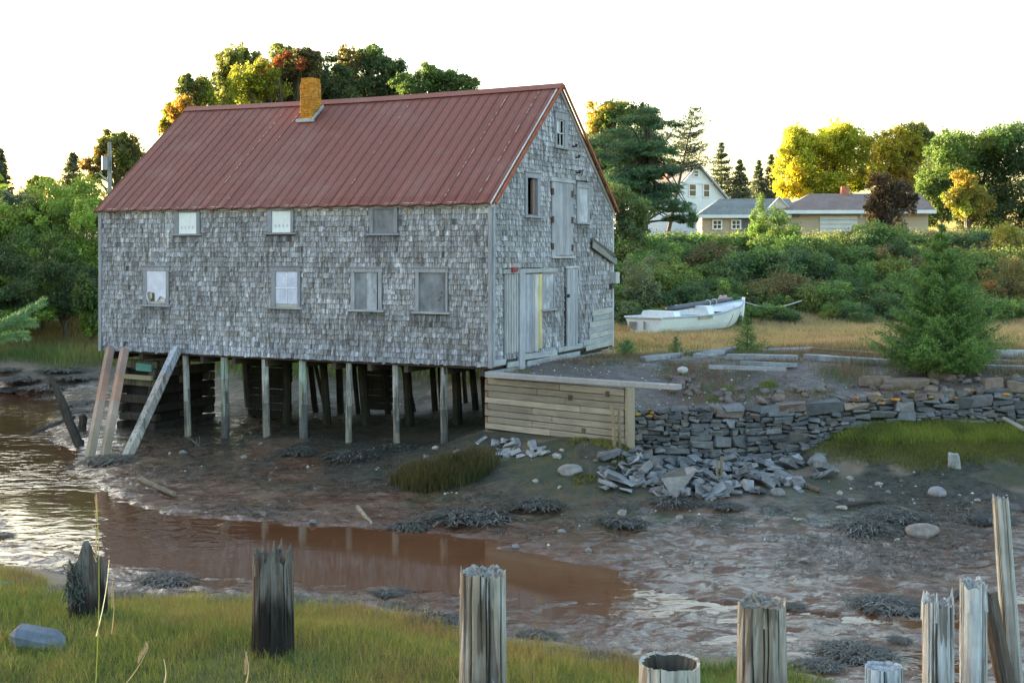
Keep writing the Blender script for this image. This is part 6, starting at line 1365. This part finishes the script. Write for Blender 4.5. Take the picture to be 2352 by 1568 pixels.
BP = [bush_proto([(0.0610, 0.0984, 0.0336), (0.0488, 0.0792, 0.0315), (0.0854, 0.1140, 0.0336)], 9000, .11, 'mid green leafy shrub in the dense bank behind the boat', 'mid green shrubs on the bank'),
      bush_proto([(0.0390, 0.0672, 0.0336), (0.0317, 0.0540, 0.0284), (0.0537, 0.0816, 0.0357)], 9000, .10, 'dark blue green shrub in the dense bank behind the boat', 'dark green shrubs on the bank'),
      bush_proto([(0.0854, 0.1080, 0.0326), (0.1098, 0.1200, 0.0336), (0.0671, 0.0900, 0.0315)], 8000, .11, 'yellowish olive shrub in the dense bank behind the boat', 'olive shrubs on the bank'),
      bush_proto([(0.0708, 0.0624, 0.0336), (0.0854, 0.0660, 0.0336), (0.0610, 0.0672, 0.0315)], 7000, .10, 'brownish red tinged shrub in the dense bank behind the boat', 'brownish shrubs on the bank')]
spots = []
for row, (Y, y_top, n, s) in enumerate([(58.8, 700, 13, .75), (60.6, 680, 12, .85), (62.5, 640, 15, 1.05), (66, 600, 16, 1.25), (70, 565, 16, 1.35), (74.5, 540, 18, 1.28)]):
    for k in range(n):
        px = 1395 + 1000 * (k + U(-.35, .35) + .5) / n; spots.append((px, Y + U(-1.2, 1.2), s * U(.8, 1.2)))
used = [False] * 4
for px, Y, s in spots:
    j = rng.choice(4, p=[.38, .3, .2, .12]); x = (px - CX) / F * Y; loc = (x, Y, gz(x, Y) - .15); sc = (s * U(.9, 1.25), s, s * U(.8, 1.1))
    if not used[j]: o = BP[j]; o.location = loc; o.scale = sc; used[j] = True
    else: dup(BP[j], loc, U(0, 6.28), sc)
for px, py, rx, ry, Y, cols, lab, n in [(1478, 660, 42, 62, 61, [(.10, .12, .075), (.085, .105, .065)], 'pale grey green willow bush just left of the boat', 9000), (1425, 730, 34, 30, 58, [(.07, .10, .055), (.09, .115, .065)], 'low whitish green bush between boathouse corner and boat', 5000), (1790, 540, 60, 55, 72, [(.06, .10, .03), (.075, .11, .03)], 'tall bush rising in front of the beige house', 14000), (1745, 520, 26, 50, 73, [(.075, .12, .032)], 'upright bright bush covering the beige house wall', 6000), (1900, 590, 50, 60, 68, [(.05, .08, .028), (.08, .07, .03)], 'broad shrub below the garage door', 11000), (1960, 660, 55, 55, 64, [(.05, .09, .03), (.065, .10, .035)], 'leafy shrub left of the large spruce above the straw grass', 11000), (2325, 570, 48, 48, 70, [(.14, .13, .03), (.17, .13, .03)], 'yellowing bush at the far right edge of the bank', 9000), (2310, 660, 60, 60, 62, [(.085, .075, .035), (.13, .075, .03)], 'reddish brown bush behind the large spruce at right', 10000), (2060, 600, 50, 50, 69, [(.04, .065, .035)], 'dark bush under the plum tree', 9000)]:
    tree('bank_bush', lab, 'shrub', Y, px, py + ry, [(px, py, rx, ry, cols[0]), (px - rx * .4, py + ry * .4, rx * .7, ry * .6, cols[-1]), (px + rx * .4, py + ry * .4, rx * .7, ry * .6, cols[0])], n, .105, tr=.06, child=12)
mb = MB()                                            # low undergrowth filling the bank
xy = pick(8000, .5, 40, 59.5, 88, lambda x, y: inview(x, y) * (edge_sd(x, y) > 1)); n = len(xy); k = np.repeat(np.arange(n), 22); m = len(k)
pos = np.column_stack([xy, ground_z(xy[:, 0], xy[:, 1]) + .1])[k] + rng.normal(size=(m, 3)) * (.22, .22, .0) + np.stack([np.zeros(m), np.zeros(m), U(0, 1.1, m) * U(.4, 1, n)[k]], 1)
cl = palette(xy, [(.034, .054, .028), (.048, .07, .03), (.066, .08, .03), (.066, .056, .032), (.085, .095, .034)], .5, 61)[k] * U(.7, 1.3, (m, 1)); yl = ((U(0, 1, n) < .035) & (xy[:, 1] < 69))[k] & (pos[:, 2] > ground_z(xy[:, 0], xy[:, 1])[k] + .7); cl[yl] = (.30, .23, .03)
leaves(mb, pos, unit(rng.normal(size=(m, 3)) + (0, -.3, .6)), np.full(m, .12), cl, .5); tag(mb.build('undergrowth', M['leaf']), kind='stuff')
# spruces near the wall
def near_spruce(px, py_base, py_top, wpx, Y, lab, whorls, per, tw, nl, nw, need, cols, tips, **kw):
    b0 = P(px, py_base, Y); g_ = gz(b0[0], b0[1]); b0[2] = g_ - .05; H = P(px, py_top, Y)[2] - b0[2]; t = thing('spruce_tree', b0, lab, 'tree'); conifer(t, H, wpx / F * Y / 2, whorls, per, tw, need, nl, nw, cols, tips=tips, **kw); return t
SPC = [(.045, .082, .024), (.058, .10, .027), (.036, .068, .024)]
near_spruce(2163, 860, 500, 315, 37.5, 'large bushy young spruce standing above the dry stone wall', 30, 10, 12, .085, .022, 3.3, SPC, (.07, .13, .035), rise=.42, droop=.30, z0=.03, pw=1.0, spread=.4)
near_spruce(1716, 808, 700, 120, 43.5, 'small slender spruce in front of the boat bow', 15, 7, 8, .08, .018, 1.5, SPC, (.06, .12, .035), rise=.4, droop=.2, z0=.02, pw=1.6, spread=.3)
near_spruce(1440, 824, 782, 62, 43, 'tiny spruce seedling beside the boathouse corner', 9, 7, 7, .07, .016, 1.3, [(.035, .085, .03)], (.07, .15, .04), rise=.6, droop=.1, z0=.05, pw=.6)
near_spruce(1552, 815, 772, 44, 44, 'tiny spruce seedling between the boat and the short plank', 9, 6, 6, .07, .016, 1.3, [(.035, .08, .035)], (.06, .13, .045), rise=.6, droop=.1, z0=.05, pw=.8)
# spruce bough reaching in from the left
Yb = 9.5; b0 = P(-160, 900, Yb); b0[0] -= .75; b0[2] = gz(b0[0], b0[1]); t = thing('spruce_tree', b0, 'blue green spruce whose boughs reach in at the left edge', 'tree'); conifer(t, 6.2, 1.05, 16, 7, 7, 1.2, .07, .02, [(.05, .10, .07)], .2, .3, .1, .2); mb = MB(); br = MB()
for pa, pb, bow in (((-170, 905), (100, 694), 20), ((-120, 860), (62, 772), 26), ((-140, 850), (55, 725), 18), ((-90, 800), (78, 742), 14)):
    a_, c_ = P(*pa, Yb) - b0, P(*pb, Yb + U(-.2, .2)) - b0; s = np.linspace(0, 1, 60); cur = a_ + s[:, None] * (c_ - a_); cur[:, 2] += bow / F * Yb * np.sin(s * math.pi); br.tube(cur[::6], .006 * np.linspace(1, .5, len(cur[::6])), 5, (.14, .09, .06), False)
    d = unit(c_ - a_); sd_ = unit(np.cross(d, (0, -1, .1)))
    for k in range(60):
        m = 26; pos = cur[k] + rng.normal(size=(m, 3)) * .004; ax = unit(d * .8 + np.where(U(0, 1, (m, 1)) < .5, 1, -1) * sd_ * U(.5, 1, (m, 1)) + rng.normal(size=(m, 3)) * .25); ln = .05
        leaves(mb, pos + ax * ln * .5, unit(rng.normal(size=(m, 3))), np.full(m, ln), np.array((.055, .11, .058)) * U(.7, 1.5, (m, 1)), .07, ax * 6)
part('bough', 'needle', mb, None, t); part('twig', 'bark', br, None, t)
# unseen wood added past the left edge to block the low sun
mb = MB(); lob = [((x + U(-3, 3), y + U(-3, 3), 5.5 + U(-1, 3.5)), (6.5, 5.5, 6.2), (.05, .075, .025)) for x in (-74, -66, -58, -50, -43, -36) for y in (52, 62, 72, 84, 95) if x < -.47 * y - 3]
lob += [((x, 73 + U(-1, 2), 6.0), (4.2, 3.0, 5.0), (.05, .075, .025)) for x in (-15, -11, -7, -3, 1)]; cloud(mb, lob, 60000, .9, .8, child=8); tag(mb.build('wood', M['leaf']), kind='stuff')  # more lobes added out of sight behind the boathouse as a sun blocker
